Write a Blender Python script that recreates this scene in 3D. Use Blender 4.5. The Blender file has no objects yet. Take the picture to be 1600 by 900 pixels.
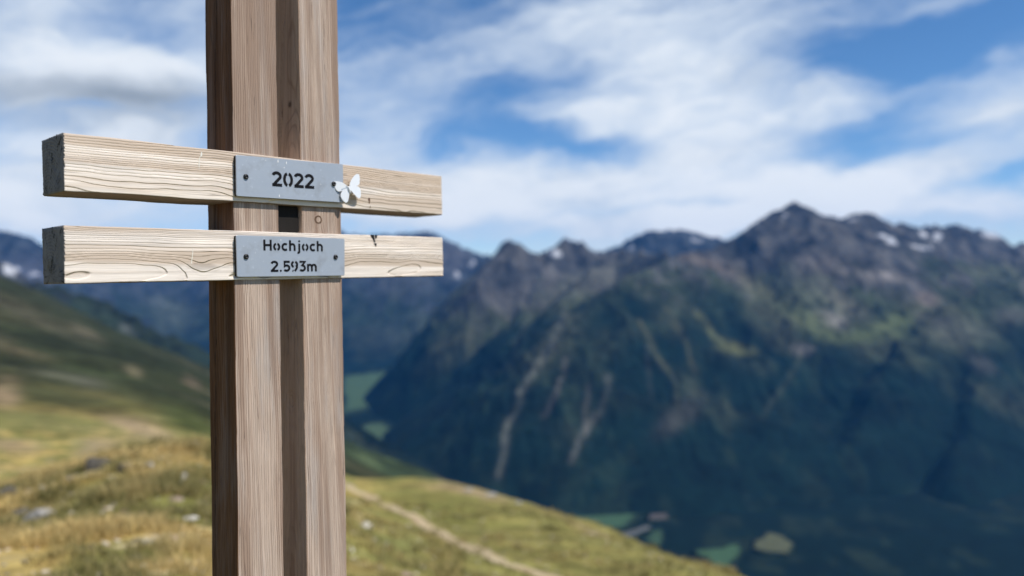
import bpy, math, random
import numpy as np
from mathutils import Matrix, Vector

random.seed(7)
S = bpy.context.scene
COL = S.collection
F = 1180.0                      # focal length in photo pixels (1600 wide)
ROLL = 0.021
CR, SR = math.cos(ROLL), math.sin(ROLL)

# ------------------------------------------------------------------ camera
cd = bpy.data.cameras.new("camera")
cam = bpy.data.objects.new("camera", cd)
COL.objects.link(cam)
S.camera = cam
cd.sensor_width = 36.0
cd.lens = F / 1600 * 36.0
cd.clip_start = 0.05
cd.clip_end = 60000
cam.matrix_world = Matrix(((CR, SR, 0, 0), (0, 0, -1, 0), (-SR, CR, 0, 0), (0, 0, 0, 1)))
cd.dof.use_dof = True
cd.dof.focus_distance = 1.47
cd.dof.aperture_fstop = 1.65
cd.dof.aperture_blades = 0

# ------------------------------------------------------------------ light
EL = math.radians(52)
SUN = Vector((0.878 * math.cos(EL), -0.479 * math.cos(EL), math.sin(EL))).normalized()
sd = bpy.data.lights.new("sun", 'SUN')
sd.energy = 4.6
sd.angle = math.radians(0.53)
sd.color = (1.0, 0.955, 0.90)
sun = bpy.data.objects.new("sun", sd)
COL.objects.link(sun)
sun.rotation_euler = (-SUN).to_track_quat('-Z', 'Y').to_euler()

S.view_settings.view_transform = 'Standard'
S.view_settings.look = 'None'
S.view_settings.exposure = 0.12
S.view_settings.gamma = 1.0
S.view_settings.use_curve_mapping = False
S.cycles.use_denoising = True
S.cycles.max_bounces = 6
S.cycles.volume_bounces = 1


def c2w(xc, yc, zc):
    """camera right/up/forward -> world"""
    return np.array([CR * xc + SR * yc, zc, -SR * xc + CR * yc])


def at(px, py, Y):
    return c2w((px - 800) / F * Y, (450 - py) / F * Y, Y)


def ray(px, py):
    d = c2w((px - 800) / F, (450 - py) / F, 1.0)
    return d / np.linalg.norm(d)


def project(x, y, z):
    yy = np.maximum(y, 1e-3)
    return 800 + F * (CR * x - SR * z) / yy, 450 - F * (SR * x + CR * z) / yy


# ------------------------------------------------------------------ node helper
class NB:
    def __init__(self, tree):
        self.t = tree
        self.t.nodes.clear()

    def n(self, kind, **kw):
        nd = self.t.nodes.new(kind)
        for k, v in kw.items():
            setattr(nd, k, v)
        return nd

    def set(self, sock, v):
        if isinstance(v, bpy.types.NodeSocket):
            self.t.links.new(v, sock)
        elif v is not None:
            if isinstance(v, (tuple, list)) and len(v) == 3 and len(sock.default_value) == 4:
                v = (*v, 1)
            sock.default_value = v

    def m(self, op, a, b=None, c=None):
        nd = self.n('ShaderNodeMath', operation=op)
        for i, v in enumerate((a, b, c)):
            if v is not None:
                self.set(nd.inputs[i], v)
        return nd.outputs[0]

    def add(self, a, b): return self.m('ADD', a, b)
    def sub(self, a, b): return self.m('SUBTRACT', a, b)
    def mul(self, a, b): return self.m('MULTIPLY', a, b)

    def v(self, op, a, b=None, scale=None):
        nd = self.n('ShaderNodeVectorMath', operation=op)
        self.set(nd.inputs[0], a)
        if b is not None:
            self.set(nd.inputs[1], b)
        if scale is not None:
            self.set(nd.inputs['Scale'], scale)
        return nd.outputs['Value'] if op in ('DOT_PRODUCT', 'LENGTH', 'DISTANCE') else nd.outputs[0]

    def sep(self, a):
        nd = self.n('ShaderNodeSeparateXYZ')
        self.set(nd.inputs[0], a)
        return nd.outputs

    def comb(self, x, y, z):
        nd = self.n('ShaderNodeCombineXYZ')
        for i, q in enumerate((x, y, z)):
            self.set(nd.inputs[i], q)
        return nd.outputs[0]

    def noise(self, vec, scale=1.0, detail=2.0, rough=0.5, out=0):
        nd = self.n('ShaderNodeTexNoise')
        self.set(nd.inputs['Vector'], vec)
        self.set(nd.inputs['Scale'], scale)
        self.set(nd.inputs['Detail'], detail)
        self.set(nd.inputs['Roughness'], rough)
        return nd.outputs[out]

    def step(self, x, lo, hi):
        nd = self.n('ShaderNodeMapRange', interpolation_type='SMOOTHSTEP')
        self.set(nd.inputs['Value'], x)
        self.set(nd.inputs['From Min'], lo)
        self.set(nd.inputs['From Max'], hi)
        return nd.outputs[0]

    def mix(self, f, a, b, blend='MIX'):
        nd = self.n('ShaderNodeMix', data_type='RGBA', blend_type=blend)
        self.set(nd.inputs[0], f)
        self.set(nd.inputs[6], a)
        self.set(nd.inputs[7], b)
        return nd.outputs[2]

    def attr(self, name, out='Color'):
        nd = self.n('ShaderNodeAttribute', attribute_name=name)
        return nd.outputs[out]

    def bsdf(self, color, rough=0.8, metallic=0.0, normal=None, spec=0.3):
        b = self.n('ShaderNodeBsdfPrincipled')
        self.set(b.inputs['Base Color'], color)
        self.set(b.inputs['Roughness'], rough)
        self.set(b.inputs['Metallic'], metallic)
        self.set(b.inputs['Specular IOR Level'], spec)
        if normal is not None:
            self.set(b.inputs['Normal'], normal)
        o = self.n('ShaderNodeOutputMaterial')
        self.t.links.new(b.outputs[0], o.inputs['Surface'])
        return o

    def bump(self, h, strength=0.5, dist=0.01):
        nd = self.n('ShaderNodeBump')
        self.set(nd.inputs['Height'], h)
        nd.inputs['Strength'].default_value = strength
        nd.inputs['Distance'].default_value = dist
        return nd.outputs[0]

    def coord(self, which='Object'):
        return self.n('ShaderNodeTexCoord').outputs[which]

    def pos(self):
        return self.n('ShaderNodeNewGeometry').outputs['Position']


def mat(name):
    m = bpy.data.materials.new(name)
    m.use_nodes = True
    return m, NB(m.node_tree)


# ------------------------------------------------------------------ world: sky with clouds
W = bpy.data.worlds.new("World")
S.world = W
W.use_nodes = True
nb = NB(W.node_tree)
sky = nb.n('ShaderNodeTexSky', sky_type='NISHITA')
sky.sun_disc = False
sky.sun_elevation = EL
sky.sun_rotation = math.atan2(SUN.x, SUN.y)
sky.altitude = 2600
sky.air_density = 1.0
sky.dust_density = 0.6
sky.ozone_density = 2.0
D = nb.coord('Generated')
D = nb.v('NORMALIZE', D)
dz = nb.sep(D)
# (px, py, half width, half height, tilt deg, amount)   clouds +, clear gaps -
BL = [
    (1130, 215, 190, 95, 0, .62), (1080, 60, 170, 70, -12, .50), (880, 65, 160, 40, -14, .42),
    (980, 290, 240, 40, 0, .40), (700, 285, 170, 40, 0, .40), (900, 172, 70, 20, 2, .22),
    (1545, 150, 115, 52, -22, .72), (1470, 292, 200, 28, -6, .66), (1280, 300, 75, 26, -4, 1.25), (1450, 330, 160, 18, 0, .45), (1180, 338, 70, 16, 0, .4), (1180, 305, 60, 9, -8, -.5),
    (1100, 345, 90, 24, 0, .85), (710, 335, 90, 26, 0, .9), (1440, 15, 70, 14, -12, .30),
    (70, 95, 110, 50, 0, .55), (235, 95, 110, 36, -6, .50), (60, 150, 160, 30, 0, .42), (250, 130, 100, 26, -6, .36),
    (240, 210, 110, 36, -8, .55), (60, 235, 110, 40, 0, .50), (180, 325, 260, 34, 0, .62), (10, 330, 80, 40, 0, .5), (1320, 120, 60, 90, 30, .16), (30, 20, 110, 50, 0, .40), (300, 60, 120, 60, 0, .24),
    (580, 210, 70, 110, 0, .34), (1330, 150, 55, 20, -18, .22), (1600, 215, 60, 40, 0, .25),
    (835, 128, 110, 28, -22, -.52), (935, 226, 90, 17, 3, -.50), (760, 226, 130, 20, 0, -.44), (690, 160, 90, 40, 0, -.16), (585, 45, 45, 40, 0, -.22),
    (1410, 95, 130, 60, 12, -.62), (1350, 215, 85, 28, -14, -.64), (1310, 262, 60, 14, -10, -.40),
    (1560, 40, 120, 30, -14, -.40), (1080, 322, 75, 9, -6, -.6), (215, 40, 80, 20, 6, -.36),
    (270, 62, 50, 16, 0, -.40), (130, 183, 50, 9, 0, -.34), (1575, 283, 60, 12, -8, -.85), (790, 360, 40, 10, 0, -.3), (900, 362, 110, 14, 0, .45),
    (1450, 222, 90, 14, -6, -.30),
]
rgt0 = np.array([CR, 0, -SR]); up0 = np.array([SR, 0, CR])
total = None
warp = nb.noise(nb.v('MULTIPLY', D, (1, 1, 2.2)), 7.0, 4, .55, out=1)
Dw = nb.v('ADD', D, nb.v('SCALE', nb.v('SUBTRACT', warp, (.5, .5, .5)), scale=.085))
for (px, py, sx, sy, tilt, amt) in BL:
    d = ray(px, py)
    r = rgt0 - d * (rgt0 @ d); r /= np.linalg.norm(r)
    u = np.cross(r, d)
    if u @ up0 < 0:
        u = -u
    t = math.radians(-tilt)
    r2 = r * math.cos(t) + u * math.sin(t)
    u2 = -r * math.sin(t) + u * math.cos(t)
    k = np.linalg.norm([(px - 800) / F, (450 - py) / F, 1.0])
    sx2, sy2 = 1.35 * sx / F / k, 1.35 * sy / F / k
    a = nb.v('DOT_PRODUCT', Dw, tuple(r2 / sx2))
    b = nb.v('DOT_PRODUCT', Dw, tuple(u2 / sy2))
    e = nb.add(nb.mul(a, a), nb.mul(b, b))
    front = nb.v('DOT_PRODUCT', D, tuple(d))
    e = nb.add(e, nb.mul(nb.m('LESS_THAN', front, 0.3), 50))
    g = nb.mul(nb.m('EXPONENT', nb.mul(e, -1.0)), amt)
    total = g if total is None else nb.add(total, g)
rs = math.radians(13)
sx_ = rgt0 * math.cos(rs) + up0 * math.sin(rs); su_ = -rgt0 * math.sin(rs) + up0 * math.cos(rs)
streak = nb.comb(nb.mul(nb.v('DOT_PRODUCT', Dw, tuple(sx_)), 1.0), dz[1], nb.mul(nb.v('DOT_PRODUCT', Dw, tuple(su_)), 4.2))
n1 = nb.noise(streak, 4.5, 7, .58)
n2 = nb.noise(nb.v('MULTIPLY', Dw, (1.0, 1.0, 2.4)), 15.0, 6, .6)
field = nb.add(total, nb.add(nb.mul(nb.sub(n1, .5), 1.1), nb.mul(nb.sub(n2, .5), .55)))
field = nb.add(field, nb.sub(.14, nb.mul(nb.step(dz[2], .15, .6), .10)))
n4 = nb.noise(nb.v('MULTIPLY', streak, (1.0, 1.0, 1.6)), 13.0, 6, .62)
field = nb.add(field, nb.mul(nb.sub(n4, .5), .55))
cover = nb.step(field, -.16, .98)
cover = nb.mul(cover, .96)
# grey undersides where the cloud is thick
n3 = nb.noise(nb.v('MULTIPLY', D, (1.0, 1.0, 3.0)), 6.0, 4, .5)
greyv = nb.mul(nb.step(n3, .42, .72), nb.step(field, .30, .9))
GB = [(110, 152, 190, 26, 1.1), (270, 140, 80, 20, .5), (90, 195, 120, 16, .4)]
gt = nb.mul(greyv, .20)
for (px, py, sx, sy, amt) in GB:
    d = ray(px, py)
    a = nb.v('DOT_PRODUCT', Dw, tuple(rgt0 * F / sx))
    a = nb.sub(a, float(d @ rgt0 * F / sx))
    b = nb.sub(nb.v('DOT_PRODUCT', Dw, tuple(up0 * F / sy)), float(d @ up0 * F / sy))
    e = nb.add(nb.mul(a, a), nb.mul(b, b))
    e = nb.add(e, nb.mul(nb.m('LESS_THAN', nb.v('DOT_PRODUCT', D, tuple(d)), 0.3), 50))
    gt = nb.add(gt, nb.mul(nb.m('EXPONENT', nb.mul(e, -1.0)), amt * .75))
ccol = nb.mix(nb.m('MINIMUM', gt, 1.0), (.66, .745, .845), (.31, .36, .42))
bright = nb.step(nb.add(field, nb.mul(nb.sub(n2, .5), .6)), .55, 1.3)
ccol = nb.mix(nb.mul(bright, nb.sub(1.0, nb.m('MINIMUM', gt, 1.0))), ccol, (.84, .88, .92))
bg = nb.n('ShaderNodeBackground')
hs = nb.n('ShaderNodeHueSaturation')
hs.inputs['Saturation'].default_value = 1.22
nb.set(hs.inputs['Color'], sky.outputs[0])
nb.set(bg.inputs[0], hs.outputs[0])
bg.inputs[1].default_value = 0.125
bc = nb.n('ShaderNodeBackground')
nb.set(bc.inputs[0], ccol)
bc.inputs[1].default_value = 1.0
ms = nb.n('ShaderNodeMixShader')
nb.set(ms.inputs[0], cover)
nb.t.links.new(bg.outputs[0], ms.inputs[1])
nb.t.links.new(bc.outputs[0], ms.inputs[2])
wo = nb.n('ShaderNodeOutputWorld')
nb.t.links.new(ms.outputs[0], wo.inputs[0])


# ------------------------------------------------------------------ numpy helpers
def vnoise(x, y, seed=0):
    xi = np.floor(x).astype(np.int64); yi = np.floor(y).astype(np.int64)
    fx = x - xi; fy = y - yi
    fx = fx * fx * fx * (fx * (fx * 6 - 15) + 10); fy = fy * fy * fy * (fy * (fy * 6 - 15) + 10)

    def h(a, b):
        n = (a * 374761393 + b * 668265263 + seed * 1442695041) & 0xFFFFFFFF
        n = ((n ^ (n >> 13)) * 1274126177) & 0xFFFFFFFF
        n = (n ^ (n >> 16)) & 0xFFFFFFFF
        return n / 4294967295.0 * 2 - 1
    a = h(xi, yi); b = h(xi + 1, yi); c = h(xi, yi + 1); d = h(xi + 1, yi + 1)
    return (a * (1 - fx) + b * fx) * (1 - fy) + (c * (1 - fx) + d * fx) * fy


def fbm(x, y, oct=5, seed=0, gain=.5, ridged=False):
    s = 0; a = 1; tot = 0
    for o in range(oct):
        v = vnoise(x * 2 ** o + 17.3 * o, y * 2 ** o - 9.1 * o, seed + o)
        if ridged:
            v = 1 - 2 * np.abs(v)
        s = s + a * v; tot += a; a *= gain
    return s / tot


def sstep(x, a, b):
    t = np.clip((x - a) / (b - a), 0, 1)
    return t * t * (3 - 2 * t)


def link(name, me, parent=None, loc=None):
    o = bpy.data.objects.new(name, me)
    COL.objects.link(o)
    if parent is not None:
        o.parent = parent
    if loc is not None:
        o.location = loc
    return o


def mesh_np(name, verts, faces, m=None, smooth=True, col=None, mats=None, midx=None):
    verts = np.asarray(verts, dtype=np.float32)
    me = bpy.data.meshes.new(name)
    if isinstance(faces, np.ndarray):
        k = faces.shape[1]
        me.vertices.add(len(verts))
        me.vertices.foreach_set('co', verts.ravel())
        me.loops.add(faces.size)
        me.loops.foreach_set('vertex_index', faces.ravel().astype(np.int32))
        me.polygons.add(len(faces))
        me.polygons.foreach_set('loop_start', np.arange(0, faces.size, k, dtype=np.int32))
        me.update(calc_edges=True)
    else:
        me.from_pydata([tuple(map(float, v)) for v in verts], [], faces)
        me.update()
    if col is not None:
        at_ = me.attributes.new('col', 'FLOAT_COLOR', 'POINT')
        c4 = np.ones((len(verts), 4), np.float32)
        c4[:, :3] = col
        at_.data.foreach_set('color', c4.ravel())
    for q in (mats or ([m] if m else [])):
        me.materials.append(q)
    if midx is not None:
        me.polygons.foreach_set('material_index', np.asarray(midx, dtype=np.int32))
    me.polygons.foreach_set('use_smooth', np.full(len(me.polygons), bool(smooth)))
    me.update()
    return me


def grid_faces(nr, nc, wrap=False):
    i = np.arange(nr - 1)[:, None]; j = np.arange(nc if wrap else nc - 1)[None, :]
    a = i * nc + j; b = i * nc + (j + 1) % nc
    return np.stack([a, b, b + nc, a + nc], -1).reshape(-1, 4)


def tag(o, label=None, cat=None, group=None, kind=None):
    if label: o['label'] = label
    if cat: o['category'] = cat
    if group: o['group'] = group
    if kind: o['kind'] = kind
    return o


# ------------------------------------------------------------------ own side of the valley: knoll and hillside
CTRL = {
    -260: [(900, 7), (780, 13), (715, 30), (640, 90), (560, 220), (470, 520), (395, 1000), (420, 1500), (520, 3000)],
    0: [(900, 6.3), (850, 8), (800, 10.5), (768, 14), (752, 22), (715, 45), (660, 90), (600, 180), (540, 340), (480, 640), (438, 1000), (455, 1400), (560, 3000)],
    150: [(900, 6), (800, 9.5), (727, 14), (733, 19), (720, 34), (700, 55), (660, 100), (600, 230), (550, 450), (515, 800), (500, 1050), (520, 1500), (620, 3000)],
    300: [(900, 6), (800, 9.5), (720, 14), (694, 17), (706, 26), (690, 60), (670, 110), (630, 250), (590, 550), (562, 1200), (590, 1700), (680, 3000)],
    440: [(900, 7.5), (800, 13), (735, 22), (745, 40), (720, 120), (690, 300), (655, 750), (632, 1450), (670, 2000), (770, 3000)],
    560: [(900, 9), (850, 14), (800, 28), (770, 48), (754, 62), (765, 95), (748, 300), (722, 900), (700, 1600), (740, 2200), (820, 3200)],
    640: [(900, 11), (840, 22), (800, 36), (770, 55), (753, 70), (778, 120), (764, 500), (748, 1100), (733, 1700), (790, 2300), (850, 3300)],
    720: [(900, 13), (840, 27), (800, 40), (760, 64), (795, 120), (790, 500), (775, 1200), (772, 1700), (830, 2300), (880, 3400)],
    830: [(900, 17.5), (850, 27), (791, 48), (840, 90), (880, 300), (880, 1000), (880, 1800), (900, 3000)],
    960: [(920, 18), (870, 26), (836, 36), (890, 70), (940, 300), (950, 1000), (950, 2500)],
    1140: [(960, 14), (896, 24), (950, 50), (1010, 300), (1020, 1000), (1000, 2500)],
    1400: [(1100, 9), (1010, 16), (1090, 40), (1150, 200), (1150, 1000), (1100, 2500)],
    1750: [(1300, 7), (1200, 12), (1270, 30), (1300, 200), (1300, 900), (1250, 2500)],
}
cp = []
for px, lst in CTRL.items():
    for py, Y in lst:
        p = at(px, py, Y)
        r = math.hypot(p[0], p[1])
        cp.append((math.atan2(p[0], p[1]), math.log(r), p[2] / r))
    p = at(px, 900, 1.0)
    th = math.atan2(p[0], p[1])
    for r, z in ((.5, -1.66), (1.5, -1.69), (3.0, -1.86)):
        cp.append((th, math.log(r), z / r))
for thd in (-75, -120, -170, 170, 120, 80, 60):
    right = thd > 0
    for r, t in ((.5, -1.66 / .5), (1.5, -1.69 / 1.5), (3, -1.8 / 3), (8, -.4 if right else -.3), (25, -.42 if right else -.2),
                 (100, -.5 if right else -.1), (500, -.5 if right else .02), (3000, -.42 if right else .0)):
        cp.append((math.radians(thd), math.log(r), t))
cp = np.array(cp)
TS = 3.2


def tps(d2):
    return 0.5 * d2 * np.log(d2 + 1e-12)


P0 = np.c_[cp[:, 0] * TS, cp[:, 1]]
nP = len(P0)
K = tps(((P0[:, None] - P0[None]) ** 2).sum(-1)) + np.eye(nP) * 2e-4
A = np.zeros((nP + 3, nP + 3)); A[:nP, :nP] = K
A[:nP, nP] = 1; A[:nP, nP + 1:] = P0; A[nP:, :nP] = A[:nP, nP:].T
# the tangent behaves like -1.66/r close by: interpolate the remainder
near_t = lambda r: -1.66 / r * np.exp(-r / 6.0)
rhs = np.r_[cp[:, 2] - near_t(np.exp(cp[:, 1])), 0, 0, 0]
WT = np.linalg.solve(A, rhs)


def ground_t(th, lr):
    Q = np.c_[np.ravel(th) * TS, np.ravel(lr)]
    out = np.empty(len(Q))
    for s in range(0, len(Q), 20000):
        q = Q[s:s + 20000]
        out[s:s + 20000] = tps(((q[:, None] - P0[None]) ** 2).sum(-1)) @ WT[:nP] + WT[nP] + q @ WT[nP + 1:]
    return out + near_t(np.exp(np.ravel(lr)))


def ground_noise(x, y, r):
    z = 0
    for k, lam in enumerate((.35, .9, 2.3, 6, 16, 42, 110, 280, 700)):
        w = sstep(r, lam * 2.2, lam * 6) * (1 - sstep(r, lam * 60, lam * 140))
        amp = .05 if lam < 3 else .035
        z = z + vnoise(x / lam + 3.1 * k, y / lam - 7.7 * k, 40 + k) * lam * amp * w
    return z


def ground_z(x, y):
    x = np.atleast_1d(np.asarray(x, float)); y = np.atleast_1d(np.asarray(y, float))
    r = np.maximum(np.hypot(x, y), .3)
    return ground_t(np.arctan2(x, y), np.log(r)) * r + ground_noise(x, y, r)


def hit(px, py, rmin=4.0, rmax=2500.0):
    """where the sight line through a photo pixel first meets the ground"""
    d = ray(px, py)
    h = math.hypot(d[0], d[1])
    rs = np.exp(np.linspace(math.log(rmin), math.log(rmax), 900))
    x = d[0] / h * rs; y = d[1] / h * rs; z = d[2] / h * rs
    below = np.where(z < ground_z(x, y))[0]
    i = below[0] if len(below) else len(rs) - 1
    return np.array([x[i], y[i], ground_z(x[i], y[i])[0]])


def blob(px, py, cx, cy, sx, sy, tilt=0.0):
    t = math.radians(tilt)
    dx, dy = px - cx, py - cy
    a = (dx * math.cos(t) + dy * math.sin(t)) / sx
    b = (-dx * math.sin(t) + dy * math.cos(t)) / sy
    return np.exp(-(a * a + b * b) ** 1.5)


def seg_w(px, py, pts, w):
    best = np.full(px.shape, 1e9)
    for (x0, y0), (x1, y1) in zip(pts[:-1], pts[1:]):
        t = np.clip(((px - x0) * (x1 - x0) + (py - y0) * (y1 - y0)) / ((x1 - x0) ** 2 + (y1 - y0) ** 2), 0, 1)
        best = np.minimum(best, np.hypot(px - x0 - t * (x1 - x0), py - y0 - t * (y1 - y0)))
    return np.exp(-(best / w) ** 2)


def lerp(c, w, col):
    return c * (1 - w[:, None]) + np.array(col)[None] * w[:, None]


def terrain_mat(name, fine, coarse, strength, dist, con=.9):
    m, b = mat(name)
    p = b.pos()
    c = b.attr('col')
    n1 = b.noise(p, fine, 5, .6)
    n2 = b.noise(p, coarse, 4, .55)
    k = b.m('MAXIMUM', b.add(1.0, b.add(b.mul(b.sub(n1, .5), con * 1.3), b.mul(b.sub(n2, .5), con * 1.3))), .15)
    c2 = b.mix(1.0, c, b.comb(k, k, b.mul(k, .97)), 'MULTIPLY')
    b.bsdf(c2, .95, 0, b.bump(b.add(n1, n2), strength, dist), spec=.1)
    return m


thA = np.radians(np.r_[np.arange(-180, -52, 4.0), np.arange(-50, 40, .2), np.arange(40, 180.1, 4.0)])
lrA = np.arange(math.log(.35), math.log(5200), .0205)
TH, LR = np.meshgrid(thA, lrA)
RR = np.exp(LR).ravel()
GX = np.sin(TH).ravel() * RR; GY = np.cos(TH).ravel() * RR
GZ = ground_t(TH, LR) * RR + ground_noise(GX, GY, RR)
gpx, gpy = project(GX, GY, GZ)
# what grows there
nA = fbm(GX / 1.6, GY / 1.6, 4, 3) * (1 - sstep(RR, 60, 160)) + fbm(GX / 45, GY / 45, 5, 4) * sstep(RR, 40, 140)
nB = fbm(GX / .7 + 9, GY / .7, 4, 5) * (1 - sstep(RR, 30, 90)) + fbm(GX / 20, GY / 20 + 5, 5, 6) * sstep(RR, 30, 90)
nC = fbm(GX / 130, GY / 260, 5, 8)
olive = np.array([.19, .18, .05]); ochre = np.array([.46, .325, .11]); dry = np.array([.60, .47, .29])
gc = olive[None] * np.ones((len(RR), 1))
gc = lerp(gc, np.clip(sstep(nA, -.25, .35) * .85 * (1 - .55 * sstep(gpx, 480, 700)), 0, 1), ochre)
gc = lerp(gc, sstep(nB, .15, .6) * .75 * (1 - .7 * sstep(gpx, 480, 640)) * (1 - .6 * sstep(RR, 25, 60)), dry)
gc = lerp(gc, sstep(gpx, 520, 620) * (1 - sstep(RR, 90, 160)) * .6, (.20, .18, .055))
far = sstep(RR, 60, 260)
slopecol = np.array([.040, .048, .022])[None] * np.ones((len(RR), 1))
slopecol = lerp(slopecol, sstep(nC, -.1, .45) * .7, (.105, .088, .045))
slopecol = lerp(slopecol, sstep(-nC, .0, .5) * .9, (.021, .028, .015))
slopecol = lerp(slopecol, sstep(nA, .25, .6) * .5, (.19, .16, .10))
slopecol = slopecol * .82
slopecol = lerp(slopecol, sstep(RR, 350, 1100) * .65, (.021, .031, .020))
gc = gc * (1 - far[:, None]) + slopecol * far[:, None]
wood_w = sstep(gpx, 380, 540) * sstep(RR, 300, 700) + sstep(RR, 1500, 2300)
gc = lerp(gc, np.clip(wood_w, 0, 1) * .92, (.022, .034, .017))
gc = lerp(gc, np.clip(wood_w, 0, 1) * sstep(nA, .05, .35) * .6, (.07, .10, .045))
FEAT = [  # bare earth, scree and dark scrub on the slope
    (10, 615, 26, 22, 0, (.36, .25, .15), .75, 40), (215, 668, 55, 13, 18, (.40, .29, .17), .85, 30),
    (150, 705, 34, 20, 0, (.34, .25, .15), .75, 22), (20, 698, 45, 10, 6, (.38, .27, .15), .75, 22),
    (100, 588, 60, 8, 8, (.13, .125, .09), .4, 100), (140, 600, 34, 7, 8, (.15, .14, .11), .4, 100),
    (205, 578, 16, 7, 20, (.18, .15, .09), .6, 100), (300, 598, 18, 7, 35, (.17, .125, .085), .6, 100),
    (90, 620, 110, 14, 10, (.05, .055, .024), .7, 80), (120, 575, 90, 8, 12, (.045, .06, .025), .6, 100),
    (230, 625, 90, 14, 20, (.055, .062, .026), .6, 80), (300, 660, 60, 25, 25, (.055, .075, .022), .75, 60),
    (60, 655, 100, 20, 6, (.15, .14, .055), .55, 40), (240, 690, 50, 8, 5, (.30, .22, .12), .5, 20),
    (60, 500, 90, 12, 26, (.075, .068, .045), .6, 200), (20, 545, 60, 9, 15, (.15, .12, .07), .6, 200),
    (135, 520, 30, 6, 25, (.14, .12, .08), .6, 200), (575, 720, 22, 9, 25, (.10, .13, .06), .6, 200),
    (740, 768, 60, 6, 14, (.33, .24, .15), .8, 20), (690, 762, 45, 4, 5, (.30, .20, .10), .6, 20), (900, 818, 60, 6, 24, (.25, .18, .09), .55, 20),
    (620, 850, 60, 25, 0, (.12, .135, .045), .5, 8), (700, 800, 90, 16, 15, (.13, .13, .032), .6, 8),
]
for (cx, cy, sx, sy, tl, colr, amt, rmin) in FEAT:
    w = blob(gpx + 16 * nA, gpy + 8 * nB, cx, cy, sx, sy, tl) * amt * (RR > rmin) * (GY > 0)
    gc = lerp(gc, w, colr)
M_ground = terrain_mat('turf', 3.0, .5, .9, .06, 1.5)
M_hill = terrain_mat('hillside_turf', .16, .03, 1.0, 3.0, 1.9)
nc = len(thA)
split = int(np.searchsorted(lrA, math.log(100)))
V = np.c_[GX, GY, GZ]
f = grid_faces(len(lrA), nc)[:, ::-1]
V0 = V[:(split + 1) * nc]
hub = np.array([[0, 0, ground_z(0, .3)[0]]])
g_me = mesh_np('ground', V0, f[:split * (nc - 1)], M_ground, True, gc[:(split + 1) * nc])
tag(link('ground', g_me), kind='structure')
h_me = mesh_np('hillside', V[split * nc:], f[:(len(lrA) - split - 1) * (nc - 1)], M_hill, True, gc[split * nc:])
tag(link('hillside', h_me), kind='structure')

# ------------------------------------------------------------------ far terrain: valley floor, wall, snowy ridges
FLOOR = -1270.0


def floor_z(x, y):
    # the valley climbs towards its head on the left
    return FLOOR + 0.055 * np.maximum(0, y - 4200) + 0.02 * np.maximum(0, -x)


def ridge_field(X, Y, ridges):
    Z = np.full(X.shape, -9000.0)
    for pts, k in ridges:
        W3 = [at(*p) for p in pts]
        for a, b in zip(W3[:-1], W3[1:]):
            dx, dy = b[0] - a[0], b[1] - a[1]
            t = np.clip(((X - a[0]) * dx + (Y - a[1]) * dy) / (dx * dx + dy * dy), 0, 1)
            d = np.hypot(X - a[0] - t * dx, Y - a[1] - t * dy)
            zz = a[2] + t * (b[2] - a[2]) - k * (np.sqrt(d * d + 40 ** 2) - 40)
            Z = np.maximum(Z, zz)
    return Z


WALL = [
    ([(1160, 375, 7600), (1210, 333, 7650), (1245, 317, 7700), (1300, 342, 7800), (1340, 331, 8000), (1400, 357, 8200), (1430, 353, 8400),
      (1490, 341, 8600), (1560, 346, 8600), (1650, 338, 8600), (1800, 330, 8500), (2100, 350, 8500)], .66),
    ([(1160, 375, 7600), (1110, 390, 7250), (1050, 402, 6900), (1000, 425, 6500), (950, 455, 6150), (910, 495, 5800), (870, 560, 5400), (830, 650, 4950)], .62),
    ([(1050, 402, 6900), (1040, 450, 6350), (1030, 520, 5800), (1010, 620, 5200), (990, 720, 4750)], .84),
    ([(1110, 390, 7250), (1130, 440, 6700), (1150, 510, 6100), (1160, 600, 5400), (1150, 700, 4800)], .84),
    ([(1245, 317, 7700), (1250, 370, 7300), (1260, 420, 7000), (1250, 480, 6600)], .8),
    ([(1340, 331, 8000), (1350, 380, 7600), (1370, 420, 7300)], .8),
    ([(1050, 402, 6900), (960, 393, 8000), (930, 390, 8100), (880, 366, 8200), (842, 403, 8000), (800, 367, 7800), (772, 408, 7600), (752, 444, 7300),
      (770, 490, 7000), (785, 550, 6700), (815, 630, 6200), (815, 700, 5700)], 1.06),
    ([(880, 376, 8200), (850, 430, 7500), (810, 500, 6700), (770, 580, 6000), (730, 660, 5500)], .84),
    ([(960, 392, 8000), (920, 430, 7300), (880, 470, 6600)], .84),
    ([(1800, 385, 7300), (1700, 405, 6900), (1610, 436, 6500), (1545, 452, 6300), (1490, 478, 6000), (1430, 520, 5700), (1380, 580, 5300), (1330, 670, 4800)], .84),
    ([(1545, 452, 6300), (1530, 530, 5700), (1510, 630, 5000), (1490, 740, 4400)], .84),
    ([(1700, 405, 6900), (1690, 520, 5800), (1660, 650, 4900)], .84),
    ([(1490, 341, 8600), (1470, 400, 8000), (1440, 450, 7400)], .84),
    ([(1600, 346, 8600), (1590, 400, 7800)], .84),
    ([(2100, 350, 8500), (2100, 450, 6500), (2050, 650, 4800)], .84),
]
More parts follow.
